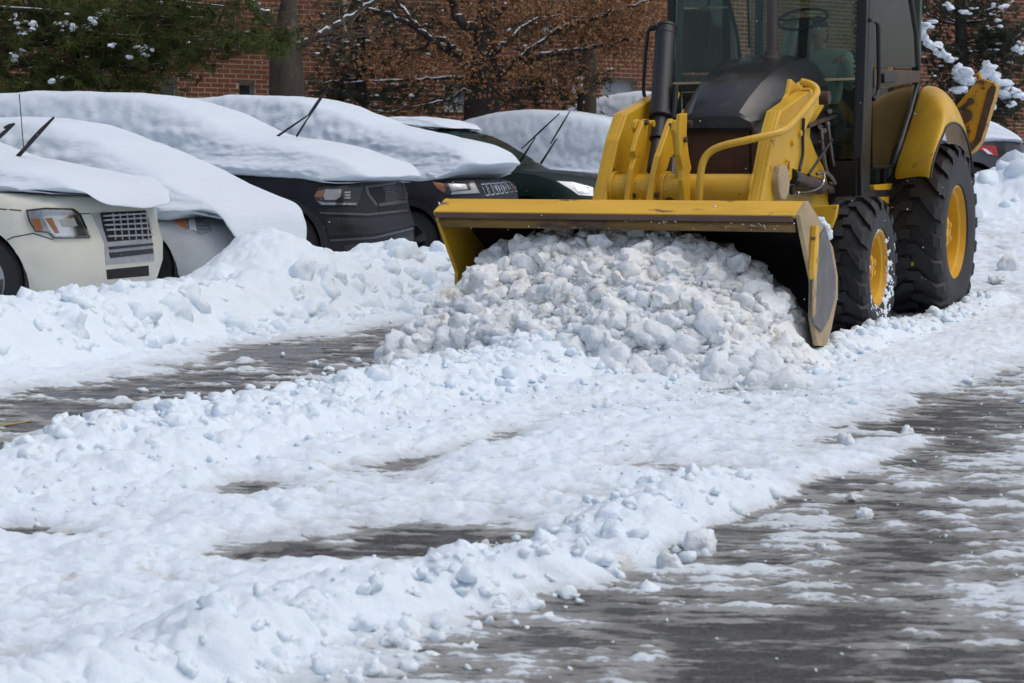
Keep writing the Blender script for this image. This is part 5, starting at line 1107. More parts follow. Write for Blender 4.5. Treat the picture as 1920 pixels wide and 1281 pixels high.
for i, (p, s) in enumerate(low): chunk_obj('snow_chunk', pmw[i % 5], p, s, 'large clean white snow lump at the foot of the bucket heap', 'white lumps at the foot of the heap')
# slab standing at the bucket's corner
sl_ = chunk_obj('snow_slab', pm3[3], LF.at(1528, 632, r=-2.05), (0.085, 0.05, 0.155), 'tall brownish slab of packed snow standing at the lower corner of the bucket', rot=(0.25, -0.35, 0.4), cat='snow slab')
sl_.data = sl_.data.copy(); sl_.data.materials[0] = MATS['snow_dirty']
chunk_obj('snow_slab', pmw[1], LF.at(1500, 655, r=-2.25), (0.06, 0.04, 0.13), 'thin white snow slab leaning beside the brownish one at the bucket corner', rot=(0.3, -0.3, 0.8), cat='snow slab')
# single clods on the road
def gz(x, y):
    d, u, v = snow_depth(np.array([x]), np.array([y])); return float(max(d[0], 0) + rise(u, v)[0])
for px_, py_, s, lab in [(1788, 942, 0.017, 'small round snow ball alone on the dark slush at the right'), (1620, 971, 0.026, 'flat white snow clod lying left of the lone snow ball'), (1596, 938, 0.024, 'pale snow clod on the slush just above the flat one'), (1545, 968, 0.012, 'tiny snow crumb between two clods on the grey slush'), (910, 1026, 0.014, 'small snow ball at the edge of the bare wet patch'), (830, 1062, 0.045, 'angular snow lump at the lower edge of the bare wet patch'), (1310, 1037, 0.055, 'white lump fallen from the near windrow onto the slush'), (1255, 1072, 0.035, 'smaller lump lying in front of the near windrow'), (1540, 1033, 0.014, 'small clod in the middle of the grey rippled slush'), (715, 662, 0.03, 'snow clod on the bare track above the long windrow'), (1890, 548, 0.11, 'rounded snow lump at the right edge beyond the wheels'), (1868, 563, 0.07, 'low snow lump beside the rounded one at the right edge'), (1585, 840, 0.035, 'white lump on the thin snow right of the middle'), (1700, 815, 0.03, 'bright clod on the ridge end near the dark lane')]:
    g = on_z(px_, py_, 0.0); chunk_obj('snow_clod', (pmw if s > 0.02 else pmw)[int(px_) % 5], (g.x, g.y, gz(g.x, g.y) + s * 0.4), s, lab, rot=(rnd.uniform(-.3, .3), rnd.uniform(-.3, .3), rnd.uniform(0, 6)), cat='snow clod')
# loose clods strewn on windrows and bank
def lane_xy(u, v): return (u * SB + v * CB, u * CB - v * SB)
cl, cs = [], []
for u0, u1, v0, sg_, n_, s0, s1 in ((3.0, 8.8, -4.45, 0.26, 260, 0.008, 0.036), (3.4, 8.8, -3.95, 0.18, 260, 0.006, 0.02), (2.6, 5.8, -2.1, 0.14, 300, 0.006, 0.028), (6, 17, -6.9, 0.25, 120, 0.006, 0.025), (8.8, 14.5, -3.05, 0.14, 300, 0.010, 0.045), (2.8, 14, -3.2, 0.8, 260, 0.004, 0.012), (3, 10, -1.7, 0.5, 140, 0.004, 0.010), (7.0, 9.3, -3.6, 0.7, 240, 0.008, 0.03), (7.0, 10.5, -5.0, 0.35, 160, 0.01, 0.03)):
    U_ = [rnd.uniform(u0, u1) for _ in range(n_)]; V_ = [rnd.gauss(v0, sg_) for _ in range(n_)]; XY = [lane_xy(a, b_) for a, b_ in zip(U_, V_)]
    D_, UU, VV = snow_depth(np.array([p[0] for p in XY]), np.array([p[1] for p in XY])); RZ = rise(UU, VV)
    for (x, y), d_, z_ in zip(XY, D_, RZ):
        s = s0 + (s1 - s0) * rnd.random() ** 2.5; (cl if s > 0.016 else cs).append((Vector((x, y, max(d_, 0) + z_ + s * 0.25)), s))
scatter('snow_clods', cl, PROT2, 'snow', 'loose white snow clods strewn over the windrows and the bank')
scatter('snow_grains', cs, PROT1, 'snow', 'fine snow crumbs strewn over the ploughed lane')
lb_, lw_ = [], []
def embed(lst, n_, u0, u1, v0, sg_, s0, s1, vlo=-99, vhi=99):
    k = 0
    while k < n_:
        u_, v_ = rnd.uniform(u0, u1), rnd.gauss(v0, sg_)
        if not vlo < v_ < vhi: continue
        x, y = lane_xy(u_, v_); s = s0 + (s1 - s0) * rnd.random() ** 1.8; z = gz(x, y)
        lst.append((Vector((x, y, z - s * rnd.uniform(0.2, 0.7))), s)); k += 1
embed(lb_, 330, 6.3, 13.5, -7.25, 0.28, 0.03, 0.15, -8.0, -6.85); embed(lb_, 230, 13.0, 18.5, -7.35, 0.32, 0.05, 0.18, -8.0, -6.95)
embed(lw_, 230, 4.4, 9.0, -4.38, 0.17, 0.03, 0.095, -4.75, -3.9); embed(lw_, 110, 8.6, 9.9, -4.5, 0.40, 0.03, 0.10, -5.3, -3.4)
embed(lw_, 110, 2.6, 5.7, -2.12, 0.12, 0.015, 0.055); embed(lw_, 120, 8.9, 14.3, -3.05, 0.10, 0.02, 0.075)
scatter('snow_lumps', lb_, PROT3, 'snow', 'fused lumps of ploughed snow forming the bank before the cars')
scatter('snow_lumps', lw_, PROT3, 'snow', 'fused lumps of snow along the windrows left by the bucket')
pl_ = []
for _ in range(150):
    x, y = rnd.gauss(9.2, 1.5), rnd.gauss(24.2, 0.9); s = rnd.uniform(0.08, 0.3); pl_.append((Vector((x, y, gz(x, y) - s * 0.3)), s))
scatter('snow_lumps', pl_, PROT2, 'snow', 'lumps on the ploughed pile beyond the loader')
# grit and twigs on the snow
tw_ = MB()
for i in range(46):
    u_, v_ = rnd.uniform(3.2, 9.5), rnd.uniform(-4.4, -1.6); x, y = lane_xy(u_, v_); s = rnd.uniform(0.002, 0.007); z = gz(x, y)
    tw_.prism([(x - s, y, z + 0.001), (x, y - s * .6, z + 0.001), (x + s, y + s * .2, z + 0.002), (x, y + s * .7, z + 0.001)], (0, 0, s * 0.7))
mat('leaf_litter', (0.12, 0.07, 0.035), 0.8, var=0.4, vscale=10)
setp(tw_.build('dirt_crumbs', 'leaf_litter', None), 'brown crumbs of bark and leaf on the ploughed snow', 'litter', kind='stuff')
# snow sticking to the loader
def stick(name, px_list, s, label, par=None, **k):
    V = [(LF.M @ LF.at(x, y, **k), rnd.uniform(0.5, 1) * s) for x, y in px_list]; return scatter(name, V, PROT2, 'snow', label)
top_line = [(rnd.choice([850, 875, 960, 1030, 1075, 1090, 1110, 1120, 1290, 1350, 1230]) + rnd.gauss(0, 12), 381 + rnd.uniform(-1, 2)) for _ in range(190)]
stick('snow_crumbs', top_line, 0.011, 'snow crumbs along the top edge of the bucket', r=-2.03)
stick('snow_crumbs', [(862, 397), (868, 399), (1072, 396), (1155, 398), (1195, 396), (1240, 394), (1276, 396), (915, 400), (1480, 404), (1340, 388), (905, 392)] * 2, 0.013, 'snow crumbs stuck on the sloping top plate of the bucket', r=-2.10)
stick('snow_crumbs', [(1255 + rnd.gauss(0, 60), 416 + rnd.gauss(0, 2)) for _ in range(16)] + [(1410 + rnd.gauss(0, 40), 425 + rnd.gauss(0, 4)) for _ in range(18)] + [(1000 + rnd.gauss(0, 90), 427 + rnd.gauss(0, 2)) for _ in range(10)], 0.0045, 'snow crumbs caught under the edge bar of the bucket', r=-2.195)
stick('snow_crumbs', [(1540, 418), (1544, 424), (1548, 432), (1551, 440), (1536, 414)], 0.045, 'snow lodged behind the end plate of the bucket', r=-1.6)
# falling flakes
fl = [(Vector((rnd.uniform(-0.3, 0.3) * y, y, CAMH + y * rnd.uniform(-0.10, 0.11))), rnd.uniform(0.0012, 0.0030)) for y in [rnd.uniform(5.5, 20) for _ in range(420)]]
scatter('snowflakes', fl, PROT1, 'snow', 'fine snowflakes drifting down over the whole yard')
# ================================================================== BRICK BUILDING BEHIND THE TREES
mat('brick_red', (0.140, 0.050, 0.026), 0.9, var=0.40, vscale=3.1, bump=0.4, bscale=50, spec=0.2, spots=[((0.08, 0.04, 0.03), 0.60, 0.08, 2.2)])
mat('mortar', (0.34, 0.27, 0.20), 0.9, var=0.12); mat('stone_sill', (0.30, 0.29, 0.27), 0.8, var=0.1)
mat('window_panel', (0.27, 0.29, 0.33), 0.35, var=0.08); mat('window_dark', (0.05, 0.06, 0.06), 0.15, coat=0.4); mat('pipe_cream', (0.42, 0.38, 0.26), 0.5, var=0.1)
WA = math.radians(30); BF = Frame(-4.7, 29.6, -WA)          # w runs along the wall, r into the building
BD = root('brick_building', BF, 'long red brick building behind the trees with small basement windows', 'building')
def wpos(px, py): return BF.at(px, py, r=0.0)
def wrect(px0, py0, px1, py1): a, b_ = wpos(px0, py0), wpos(px1, py1); return a.x, b_.x, b_.z, a.z
wins = [wrect(303, 150, 334, 190) + ('d',), wrect(448, 155, 478, 195) + ('d',), wrect(560, 158, 574, 190) + ('d',), wrect(1130, 150, 1195, 200) + ('p',), wrect(834, 160, 880, 205) + ('p',), wrect(1860, 140, 1895, 190) + ('d',)]
W0, W1, Z0, Z1, CH, BL = -9.0, 24.0, 0.0, 7.5, 0.081, 0.226
# wall core with real openings
xs = sorted({W0, W1, *[q for w in wins for q in w[:2]]}); zs = sorted({Z0, Z1, *[q for w in wins for q in w[2:4]]})
m = MB(); solid = lambda x, z: not any(a < x < b_ and c_ < z < d_ for a, b_, c_, d_, _ in wins)
for i in range(len(xs) - 1):
    for j in range(len(zs) - 1):
        if solid((xs[i] + xs[i + 1]) / 2, (zs[j] + zs[j + 1]) / 2): m.box((xs[i], 0.0, zs[j]), (xs[i + 1], 0.30, zs[j + 1]))
m.box((W0, 0.8, Z0), (W1, 9.0, Z1))
m.build('wall', 'mortar', BD)
MB().box((W0 - 0.3, -0.4, Z1), (W1 + 0.3, 9.3, Z1 + 0.25)).build('roof', 'stone_sill', BD)
cells = []
for j in range(int((Z1) / CH)):
    z = Z0 + j * CH
    for i in range(int((W1 - W0) / BL) + 1):
        x = W0 + (i + (0.5 if j % 2 else 0)) * BL; a, b_ = x + 0.009, x + BL - 0.009; c_, d_ = z + 0.009, z + CH - 0.009
        cut = False
        for (wa_, wb_, wc_, wd_, _) in wins:
            if d_ > wc_ and c_ < wd_ and b_ > wa_ and a < wb_:
                if a < wa_ - 0.04: b_ = wa_ - 0.004
                elif b_ > wb_ + 0.04: a = wb_ + 0.004
                else: cut = True
        if not cut: cells.append((a, b_, c_, d_))
def near(cel):
    """bricks seen clear of branches and snow come first"""
    P = BF.M @ Vector(((cel[0] + cel[1]) / 2, 0, (cel[2] + cel[3]) / 2)) - EYE; z = P.dot(FWD); px_ = 960 + FPX * P.x / z; py_ = 640.5 - FPX * P.dot(UPV) / z
    return min(abs(px_ - 430) / 1.3 + abs(py_ - 110), abs(px_ - 1140) / 1.0 + abs(py_ - 110))
order = sorted(range(len(cells)), key=lambda k: near(cells[k])); single = set(order[:300])
def brick_me(l): 
    mb = MB().box((-l / 2, -0.006, -CH / 2 + 0.009), (l / 2, 0.02, CH / 2 - 0.009)); me = bpy.data.meshes.new('brick'); me.from_pydata([tuple(v) for v in mb.v], [], mb.f); me.materials.append(MATS['brick_red']); return me
bme = {}
rest = MB()
for k, (a, b_, c_, d_) in enumerate(cells):
    pr = rnd.uniform(-0.003, 0.003)
    if k in single:
        l = round(b_ - a, 3)
        if l not in bme: bme[l] = brick_me(l)
        o = bpy.data.objects.new('brick', bme[l]); COL.objects.link(o); o.parent = BD; o.location = ((a + b_) / 2, pr, (c_ + d_) / 2)
    elif BF.M.translation.y > 0: rest.box((a, -0.006 + pr, c_), (b_, 0.02, d_))
V_ = np.array([v[:] for v in rest.v]); me = bpy.data.meshes.new('brickwork'); me.from_pydata(V_.tolist(), [], rest.f); o = link('brickwork', me, 'brick_red', BD); o['kind'] = 'stuff'
for a, b_, c_, d_, kd in wins:
    f = MB().box((a, 0.12, c_), (a + 0.04, 0.17, d_)).box((b_ - 0.04, 0.12, c_), (b_, 0.17, d_)).box((a + 0.04, 0.12, d_ - 0.04), (b_ - 0.04, 0.17, d_)).box((a + 0.04, 0.12, c_), (b_ - 0.04, 0.17, c_ + 0.04)).build('window', 'stone_sill', BD)
    MB().box((a + 0.035, 0.14, c_ + 0.035), (b_ - 0.035, 0.15, d_ - 0.035)).build('pane', 'window_panel' if kd == 'p' else 'window_dark', f)
    MB().box((a - 0.02, -0.03, c_ - 0.06), (b_ + 0.02, 0.12, c_ - 0.002)).build('sill', 'stone_sill', f)
    MB().box((a, -0.008, d_ + 0.002), (b_, 0.02, d_ + 0.055)).build('lintel', 'rust', f)
p = wpos(642, 112)
MB().tube([(p.x, -0.10, p.z), (p.x, -0.10, p.z + 0.95), (p.x, -0.10, 6.8)], [0.045, 0.045, 0.045], 12).box((p.x - 0.07, -0.14, p.z - 0.02), (p.x + 0.07, 0.0, p.z + 0.04)).build('drain_pipe', 'pipe_cream', BD)

# ================================================================== TREES
mat('bark', (0.060, 0.048, 0.036), 0.9, var=0.35, vscale=9, bump=1.0, bscale=26, stretch=(1, 1, 0.35), spots=[((0.12, 0.115, 0.095), 0.56, 0.1, 5)])
mat('bark_dark', (0.030, 0.024, 0.021), 0.9, var=0.35, vscale=9, bump=1.0, bscale=26, stretch=(1, 1, 0.35))
mat('twig', (0.055, 0.040, 0.030), 0.9, var=0.3)
mat('needles', (0.048, 0.062, 0.014), 0.75, var=0.55, vscale=1.6, spec=0.2); mat('needles_dark', (0.020, 0.030, 0.013), 0.75, var=0.5, vscale=1.6)
mat('dead_leaf', (0.24, 0.115, 0.045), 0.8, var=0.45, vscale=2.2); mat('dry_twig', (0.14, 0.10, 0.07), 0.9, var=0.3)
mat('branch_snow', (0.80, 0.86, 0.93), 0.8, bump=0.4, bscale=30)
def jitterline(P, amp, n=5, seed=0):
    r = random.Random(seed); out = [P[0]]
    for a, b_ in zip(P, P[1:]):
        for k in range(1, n + 1):
            q = a.lerp(b_, k / n); out.append(q if (k == n and b_ is P[-1]) else q + Vector((r.gauss(0, amp), r.gauss(0, amp), r.gauss(0, amp))))
    return out
def line3(px, D, dd=None): 
    n = len(px); return [on_y(x, y, D + (dd[i] if dd else 0)) for i, (x, y) in enumerate(px)]
class Tree:
    def __init__(s, name, base, label, cat='tree', group=None, bark='bark'):
        s.o = bpy.data.objects.new(name, None); COL.objects.link(s.o); s.o.location = base; s.b = base; setp(s.o, label, cat, group)
        s.wood = MB(); s.snow = MB(); s.tw = MB(); s.lf = MB(); s.blob = []; s.bark = bark; s.k = 0
    def L(s, P): return [p - s.b for p in P]
    def limb(s, P, r0, r1, snow=0.0, seg=8, part=None):
        s.k += 1; Q = jitterline(P, r0 * 0.25, 4, s.k); R = [r0 + (r1 - r0) * (i / (len(Q) - 1)) for i in range(len(Q))]
        if part: MB().tube(s.L(Q), R, seg).build(part, s.bark, s.o, smooth=True)
        else: s.wood.tube(s.L(Q), R, seg)
        if snow > 0:
            S_ = [q + Vector((0, 0, r * 0.62 + snow * 0.15)) for q, r in zip(Q, R)]; rr = [max(0.003, min(r * 0.55, r * 0.25 + 0.012) + snow * rnd.uniform(0.1, 0.45)) * (0.25 if rnd.random() < 0.3 else 1) for r in R]
            s.snow.tube(s.L(S_), rr, 7)
        return Q
    def twigs(s, Q, n, ln, r=0.006, up=0.1, snow=0.0, fork=2):
        ends = []
        for _ in range(n):
            i = rnd.randrange(1, len(Q)); a = Q[i - 1].lerp(Q[i], rnd.random()); d = (Q[i] - Q[i - 1]).normalized()
            side = Vector((rnd.gauss(0, 1), rnd.gauss(0, 0.7), rnd.gauss(up, 0.7))).normalized(); e = a + (d * 0.5 + side * 0.9).normalized() * ln * rnd.uniform(0.5, 1.2)
            mid = a.lerp(e, 0.5) + Vector((rnd.gauss(0, 1), rnd.gauss(0, 1), rnd.gauss(0, 1))) * ln * 0.07
            s.tw.tube(s.L([a, mid, e]), [r, r * 0.75, r * 0.4], 4, cap=False)
            if snow and rnd.random() < 0.18: s.snow.tube(s.L([q + Vector((0, 0, r * 1.4)) for q in (a, mid, e)]), [r * 1.2 + snow * rnd.random(), r * 1.3 + snow * rnd.random(), r * 0.5], 5)
            ends.append(e); ends.append(mid)
            for _ in range(fork):
                b_ = mid.lerp(e, rnd.random()); e2 = b_ + ((e - a).normalized() + Vector((rnd.gauss(0, .6), rnd.gauss(0, .6), rnd.gauss(0, .5)))).normalized() * ln * 0.4; s.tw.tube(s.L([b_, e2]), [r * 0.5, r * 0.3], 3, cap=False); ends.append(e2)
        return ends
    def tuft(s, P, d, n=22, ln=0.12, w=0.006, spread=0.75):
        d = d.normalized(); 
        for _ in range(n):
            v = (d + Vector((rnd.gauss(0, spread), rnd.gauss(0, spread), rnd.gauss(0, spread)))).normalized(); q = P + d * rnd.uniform(-0.4, 0.5) * ln - s.b
            sd_ = v.cross(Vector((rnd.gauss(0, 1), rnd.gauss(0, 1), rnd.gauss(0, 1)))).normalized() * w; k = len(s.lf.v)
            s.lf.v += [q - sd_, q + sd_, q + v * ln * rnd.uniform(0.7, 1.15)]; s.lf.f.append((k, k + 1, k + 2))
    def leaf(s, P, sz):
        a = Vector((rnd.gauss(0, 1), rnd.gauss(0, 1), rnd.gauss(-0.6, 1))).normalized(); b_ = a.cross(Vector((rnd.gauss(0, 1), rnd.gauss(0, 1), rnd.gauss(0, 1)))).normalized(); q = P - s.b; k = len(s.lf.v); c_ = a.cross(b_) * sz * 0.22
        s.lf.v += [q, q + a * sz * .5 + b_ * sz * .28 + c_, q + a * sz, q + a * sz * .5 - b_ * sz * .28 + c_]; s.lf.f.append((k, k + 1, k + 2)); s.lf.f.append((k, k + 2, k + 3))
    def done(s, leafmat=None, leafname='foliage', twigmat='twig'):
        def raw(mb, name, m_, stuff):
            if not mb.v: return
            me = bpy.data.meshes.new(name); me.from_pydata([tuple(v) for v in mb.v], [], mb.f); o = link(name, me, m_, s.o, smooth=True); 
            if stuff: o['kind'] = 'stuff'
        raw(s.wood, 'branches', s.bark, False); raw(s.tw, 'twigs', twigmat, True); raw(s.lf, leafname, leafmat, True)
        V, Fc = [], []
        if s.snow.v: raw(s.snow, 'branch_snow', 'branch_snow', True)
        if s.blob:
            mb = MB()
            for i, (p_, sc) in enumerate(s.blob):
                co, f = PROT2[i % len(PROT2)]; a = rnd.uniform(0, 6.28); ca, sa = math.cos(a), math.sin(a); k = len(mb.v); q = p_ - s.b
                mb.v += [q + Vector(((x * ca - y * sa) * sc[0], (x * sa + y * ca) * sc[1], z * sc[2])) for x, y, z in co]; mb.f += [tuple(t_ + k for t_ in tri) for tri in f]
            raw(mb, 'snow_clumps', 'branch_snow', True)
GR = lambda px, D: Vector((on_y(px, 300, D).x, D, 0.0))
# --- grey tree with a snow-loaded fork, left of the middle
t = Tree('bare_tree', GR(540, 25.6), 'bare grey tree with a thick snow-loaded fork, left of the black SUV')
D = 25.6
tp_ = [GR(538, D)] + line3([(538, 200), (537, 150), (536, 100), (537, 60), (540, 20), (543, -40), (548, -260)], D)
MB().tube(t.L(tp_), [0.30, 0.265, 0.25, 0.235, 0.185, 0.13, 0.12, 0.08], 18).build('trunk', 'bark', t.o, smooth=True)
q1 = t.limb(line3([(528, 84), (514, 62), (497, 40), (480, 18), (462, -8), (440, -60)], D - .1), 0.115, 0.06, 0.065, 10)
q2 = t.limb(line3([(553, 88), (575, 80), (600, 66), (628, 48), (660, 30), (695, 8), (740, -20)], D - .1), 0.060, 0.028, 0.03, 8)
q3 = t.limb(line3([(545, 66), (570, 50), (610, 36), (650, 30)], D + .3), 0.03, 0.012, 0.0); q4 = t.limb(line3([(530, 60), (500, 66), (455, 60), (410, 66)], D + .2), 0.03, 0.010, 0.006)
q5 = t.limb(line3([(560, 76), (600, 78), (650, 64), (700, 52)], D + .2), 0.02, 0.008)
for q in (q1, q2, q3, q4, q5):
    for e in t.twigs(q, 12, 0.8, 0.007, 0.1, 0.0): 
        if rnd.random() < 0.16: [t.leaf(e + Vector((rnd.gauss(0, .06), rnd.gauss(0, .06), rnd.gauss(-.05, .05))), rnd.uniform(0.05, 0.09)) for _ in range(4)]
for _ in range(60):
    P = on_y(rnd.gauss(520, 36), rnd.gauss(52, 12), D + rnd.gauss(0, .3)); [t.leaf(P + Vector((rnd.gauss(0, .06), rnd.gauss(0, .06), rnd.gauss(0, .06))), rnd.uniform(0.05, 0.09)) for _ in range(3)]
t.done('dead_leaf', 'dead_leaves', 'dry_twig')
# --- oak keeping its brown leaves, middle
t = Tree('oak_tree', GR(905, 27.4), 'dark-trunked tree keeping its brown leaves, snow lines on its boughs', bark='bark_dark')
D = 27.4
tp_ = [GR(903, D)] + line3([(903, 235), (904, 190), (906, 150), (908, 100), (911, 50), (914, 0), (916, -80), (918, -300)], D)
MB().tube(t.L(tp_), [0.30, 0.29, 0.28, 0.26, 0.19, 0.17, 0.155, 0.13, 0.07], 16).build('trunk', 'bark_dark', t.o, smooth=True)
boughs = [([(895, 140), (873, 118), (845, 100), (812, 78), (790, 58), (768, 44), (738, 32), (700, 18), (655, -4)], .065, .022, .022), ([(893, 150), (880, 125), (862, 100), (840, 78), (800, 62), (775, 40), (752, 12), (735, -20)], .05, .022, .02),
          ([(903, 60), (885, 50), (868, 44), (850, 14), (840, -14)], .085, .05, .012), ([(918, 110), (938, 88), (955, 74), (985, 50), (1012, 34), (1042, 20)], .05, .018, .02), ([(915, 60), (930, 36), (948, 8)], .05, .03, .012),
          ([(935, 135), (975, 110), (1010, 84), (1040, 62), (1070, 46), (1110, 38), (1145, 24), (1180, 14), (1225, -4)], .05, .018, .018), ([(978, 122), (1000, 110), (1022, 103), (1060, 98), (1100, 92), (1146, 84), (1190, 66)], .06, .020, .02),
          ([(890, 148), (850, 146), (800, 150), (745, 152), (690, 152), (645, 156)], .03, .012, .02), ([(895, 180), (870, 168), (848, 186), (820, 192), (780, 200), (735, 210), (690, 208)], .025, .01, .012),
          ([(1012, 34), (1050, 30), (1080, 34), (1130, 30)], .02, .01, .008), ([(812, 78), (790, 92), (760, 96), (730, 108)], .03, .01, .0), ([(925, 160), (935, 140), (940, 130)], .09, .08, .0), ([(768, 44), (740, 50), (700, 58), (640, 70)], .02, .008, .0), ([(1060, 98), (1090, 110), (1110, 130)], .015, .006, .0)]
for px, r0, r1, sn_ in boughs:
    Q = t.limb(line3(px, D, [rnd.uniform(-.5, .5) * i / len(px) - 0.15 for i in range(len(px))]), r0 * 1.05, r1, sn_, 8)
    for e in t.twigs(Q, int(5 + 1.0 * len(px)), 0.55, 0.006, 0.0, 0.0):
        if rnd.random() < 0.38:
            for _ in range(rnd.randrange(4, 9)): t.leaf(e + Vector((rnd.gauss(0, .09), rnd.gauss(0, .09), rnd.gauss(-.08, .08))), rnd.uniform(0.045, 0.085))
for cx, cy, sx, sy, n_ in ((760, 118, 50, 10, 70), (885, 60, 26, 36, 45), (1000, 12, 90, 10, 120), (1060, 60, 60, 16, 60), (1150, 50, 50, 25, 100), (985, 125, 45, 14, 50), (1060, 145, 30, 12, 40), (1120, 4, 70, 10, 90), (700, 112, 26, 8, 20), (1200, 20, 30, 20, 50), (1180, 90, 35, 22, 50), (880, 124, 16, 20, 22), (934, 160, 8, 14, 8)):
    for _ in range(n_):
        P = on_y(rnd.gauss(cx, sx), rnd.gauss(cy, sy), D + rnd.gauss(-0.1, .5)); t.tw.tube(t.L([P, P + Vector((rnd.gauss(0, .15), rnd.gauss(0, .1), rnd.gauss(0.05, .1)))]), [0.004, 0.003], 3, cap=False)
        for _ in range(10): t.leaf(P + Vector((rnd.gauss(0, .09), rnd.gauss(0, .09), rnd.gauss(-.04, .09))), rnd.uniform(0.045, 0.085))
t.done('dead_leaf', 'dead_leaves')
# --- pine boughs at the upper left
def conifer(name, base, D, label, trunk, boughs, clumps, mat_, tuft_n=20, ln=0.13, snowy=0.15, bark='bark_dark', dd=0.5, w=0.006, group=None):
    t = Tree(name, base, label, bark=bark, group=group)
    P = [base] + line3([q[:2] for q in trunk], D); MB().tube(t.L(P), [trunk[0][2] * 1.1] + [q[2] for q in trunk], 12).build('trunk', bark, t.o, smooth=True)
    for px, r0, r1, sn_ in boughs:
        Q = t.limb(line3(px, D, [rnd.uniform(-dd, dd) * i / len(px) for i in range(len(px))]), r0, r1, sn_, 7)
        for e in t.twigs(Q, 6 + len(px) * 3, 0.4, 0.006, 0.1, 0.0, 1): t.tuft(e, Vector((rnd.gauss(0, .6), rnd.gauss(0, .5), rnd.gauss(0.1, .5))), tuft_n, ln, w)
    for cx, cy, sx, sy, n_, sn_ in clumps:
        for _ in range(n_):
            P = on_y(rnd.gauss(cx, sx), rnd.gauss(cy, sy), D + rnd.gauss(0, dd)); d_ = Vector((rnd.gauss(0, .8), rnd.gauss(-.1, .6), rnd.gauss(0.0, .45)))
            t.tw.tube(t.L([P - d_ * 0.16, P]), [0.005, 0.004], 3, cap=False); t.tuft(P, d_, tuft_n, ln, w)
            if rnd.random() < sn_ * snowy: 
                s_ = rnd.uniform(0.012, 0.04); t.blob.append((P + Vector((0, 0, 0.04)), (s_ * 1.5, s_ * 1.2, s_ * 0.8)))
    return t
t = conifer('pine_tree', GR(-240, 23.4), 23.4, 'long-needled pine whose green boughs hang over the buried cars at upper left', [(-240, 150, .25), (-240, 0, .2), (-240, -400, .12)],
    [([(-240, 60), (-80, 70), (60, 84), (140, 88), (200, 90)], .05, .012, .006), ([(-240, -20), (-60, 10), (100, 22), (260, 30), (380, 34)], .04, .010, .003), ([(-240, 110), (-60, 130), (80, 120), (200, 128), (300, 120)], .04, .008, .003), ([(-240, -80), (0, -30), (140, -10), (300, 0), (420, 12)], .04, .008, .002), ([(-240, 40), (120, 60), (300, 72), (480, 70), (520, 72)], .03, .005, .002)],
    [(80, 60, 80, 28, 170, 0.3), (60, 130, 90, 28, 210, 0.25), (230, 20, 90, 22, 150, 0.3), (210, 60, 80, 20, 100, .3), (250, 120, 60, 22, 110, .2), (60, 10, 90, 16, 90, .3), (370, 40, 50, 20, 60, 0.2), (330, 95, 60, 16, 70, .2), (440, 78, 40, 10, 60, 0.2), (160, 160, 80, 10, 90, .1), (500, 84, 24, 8, 26, .1)], 'needles', 26, 0.20, .12, w=0.006)
for cx, cy in ((22, 35), (40, 50), (46, 58), (108, 50), (118, 58), (134, 48), (145, 54), (176, 33), (28, 108), (246, 105), (268, 98), (276, 93), (38, 96), (164, 52), (215, 86), (105, 148), (62, 42)):
    for _ in range(5): s_ = rnd.uniform(0.010, 0.036); t.blob.append((on_y(cx + rnd.gauss(0, 6), cy + rnd.gauss(0, 5), 23.0 + rnd.gauss(0, .2)), (s_ * 1.4, s_, s_ * rnd.uniform(0.7, 1.5))))
t.done('needles', 'needles')
# --- dark evergreens behind the oak
t = conifer('evergreen_tree', GR(672, 28.0), 28.0, 'dark evergreen left of the oak, lightly dusted with snow', [(676, 200, .10), (676, 130, .09), (672, -60, .05)],
    [([(676, 150), (640, 150), (600, 160)], .03, .01, .015), ([(676, 130), (720, 128), (780, 132)], .03, .01, .012), ([(674, 60), (640, 70), (610, 84)], .02, .01, .01)],
    [(640, 120, 26, 30, 90, .3), (720, 190, 60, 18, 130, .3), (640, 180, 26, 14, 60, .2), (700, 60, 60, 34, 110, .2), (780, 60, 50, 40, 80, .2), (800, 180, 50, 20, 90, .3), (660, 20, 40, 20, 50, .2), (760, 20, 60, 14, 60, .1)], 'needles_dark', 18, 0.13, .25)
for cx, cy in ((690, 76), (800, 102), (715, 150), (740, 158), (668, 84), (815, 128), (760, 195), (700, 196)): t.blob.append((on_y(cx, cy, 27.6), (0.06, 0.04, 0.03)))
t.done('needles_dark', 'needles')
t = conifer('evergreen_tree', GR(1100, 28.6), 28.6, 'dark evergreen right of the oak with a slim grey trunk', [(1100, 190, .16), (1102, 120, .15), (1106, -80, .08)],
    [([(1100, 60), (1060, 60), (1010, 60)], .02, .01, .012), ([(1100, 150), (1060, 160), (1000, 164), (940, 170)], .02, .01, .01)],
    [(985, 60, 40, 16, 60, .3), (1020, 160, 60, 24, 150, .25), (1080, 130, 30, 40, 70, .2), (960, 190, 40, 14, 60, .2), (1090, 40, 30, 30, 50, .1)], 'needles_dark', 18, 0.13, .25, bark='bark')
for cx, cy in ((1086, 148), (1088, 158), (1022, 60), (955, 58), (1075, 168), (1040, 152)): t.blob.append((on_y(cx, cy, 28.2), (0.05, 0.04, 0.07)))
t.done('needles_dark', 'needles')
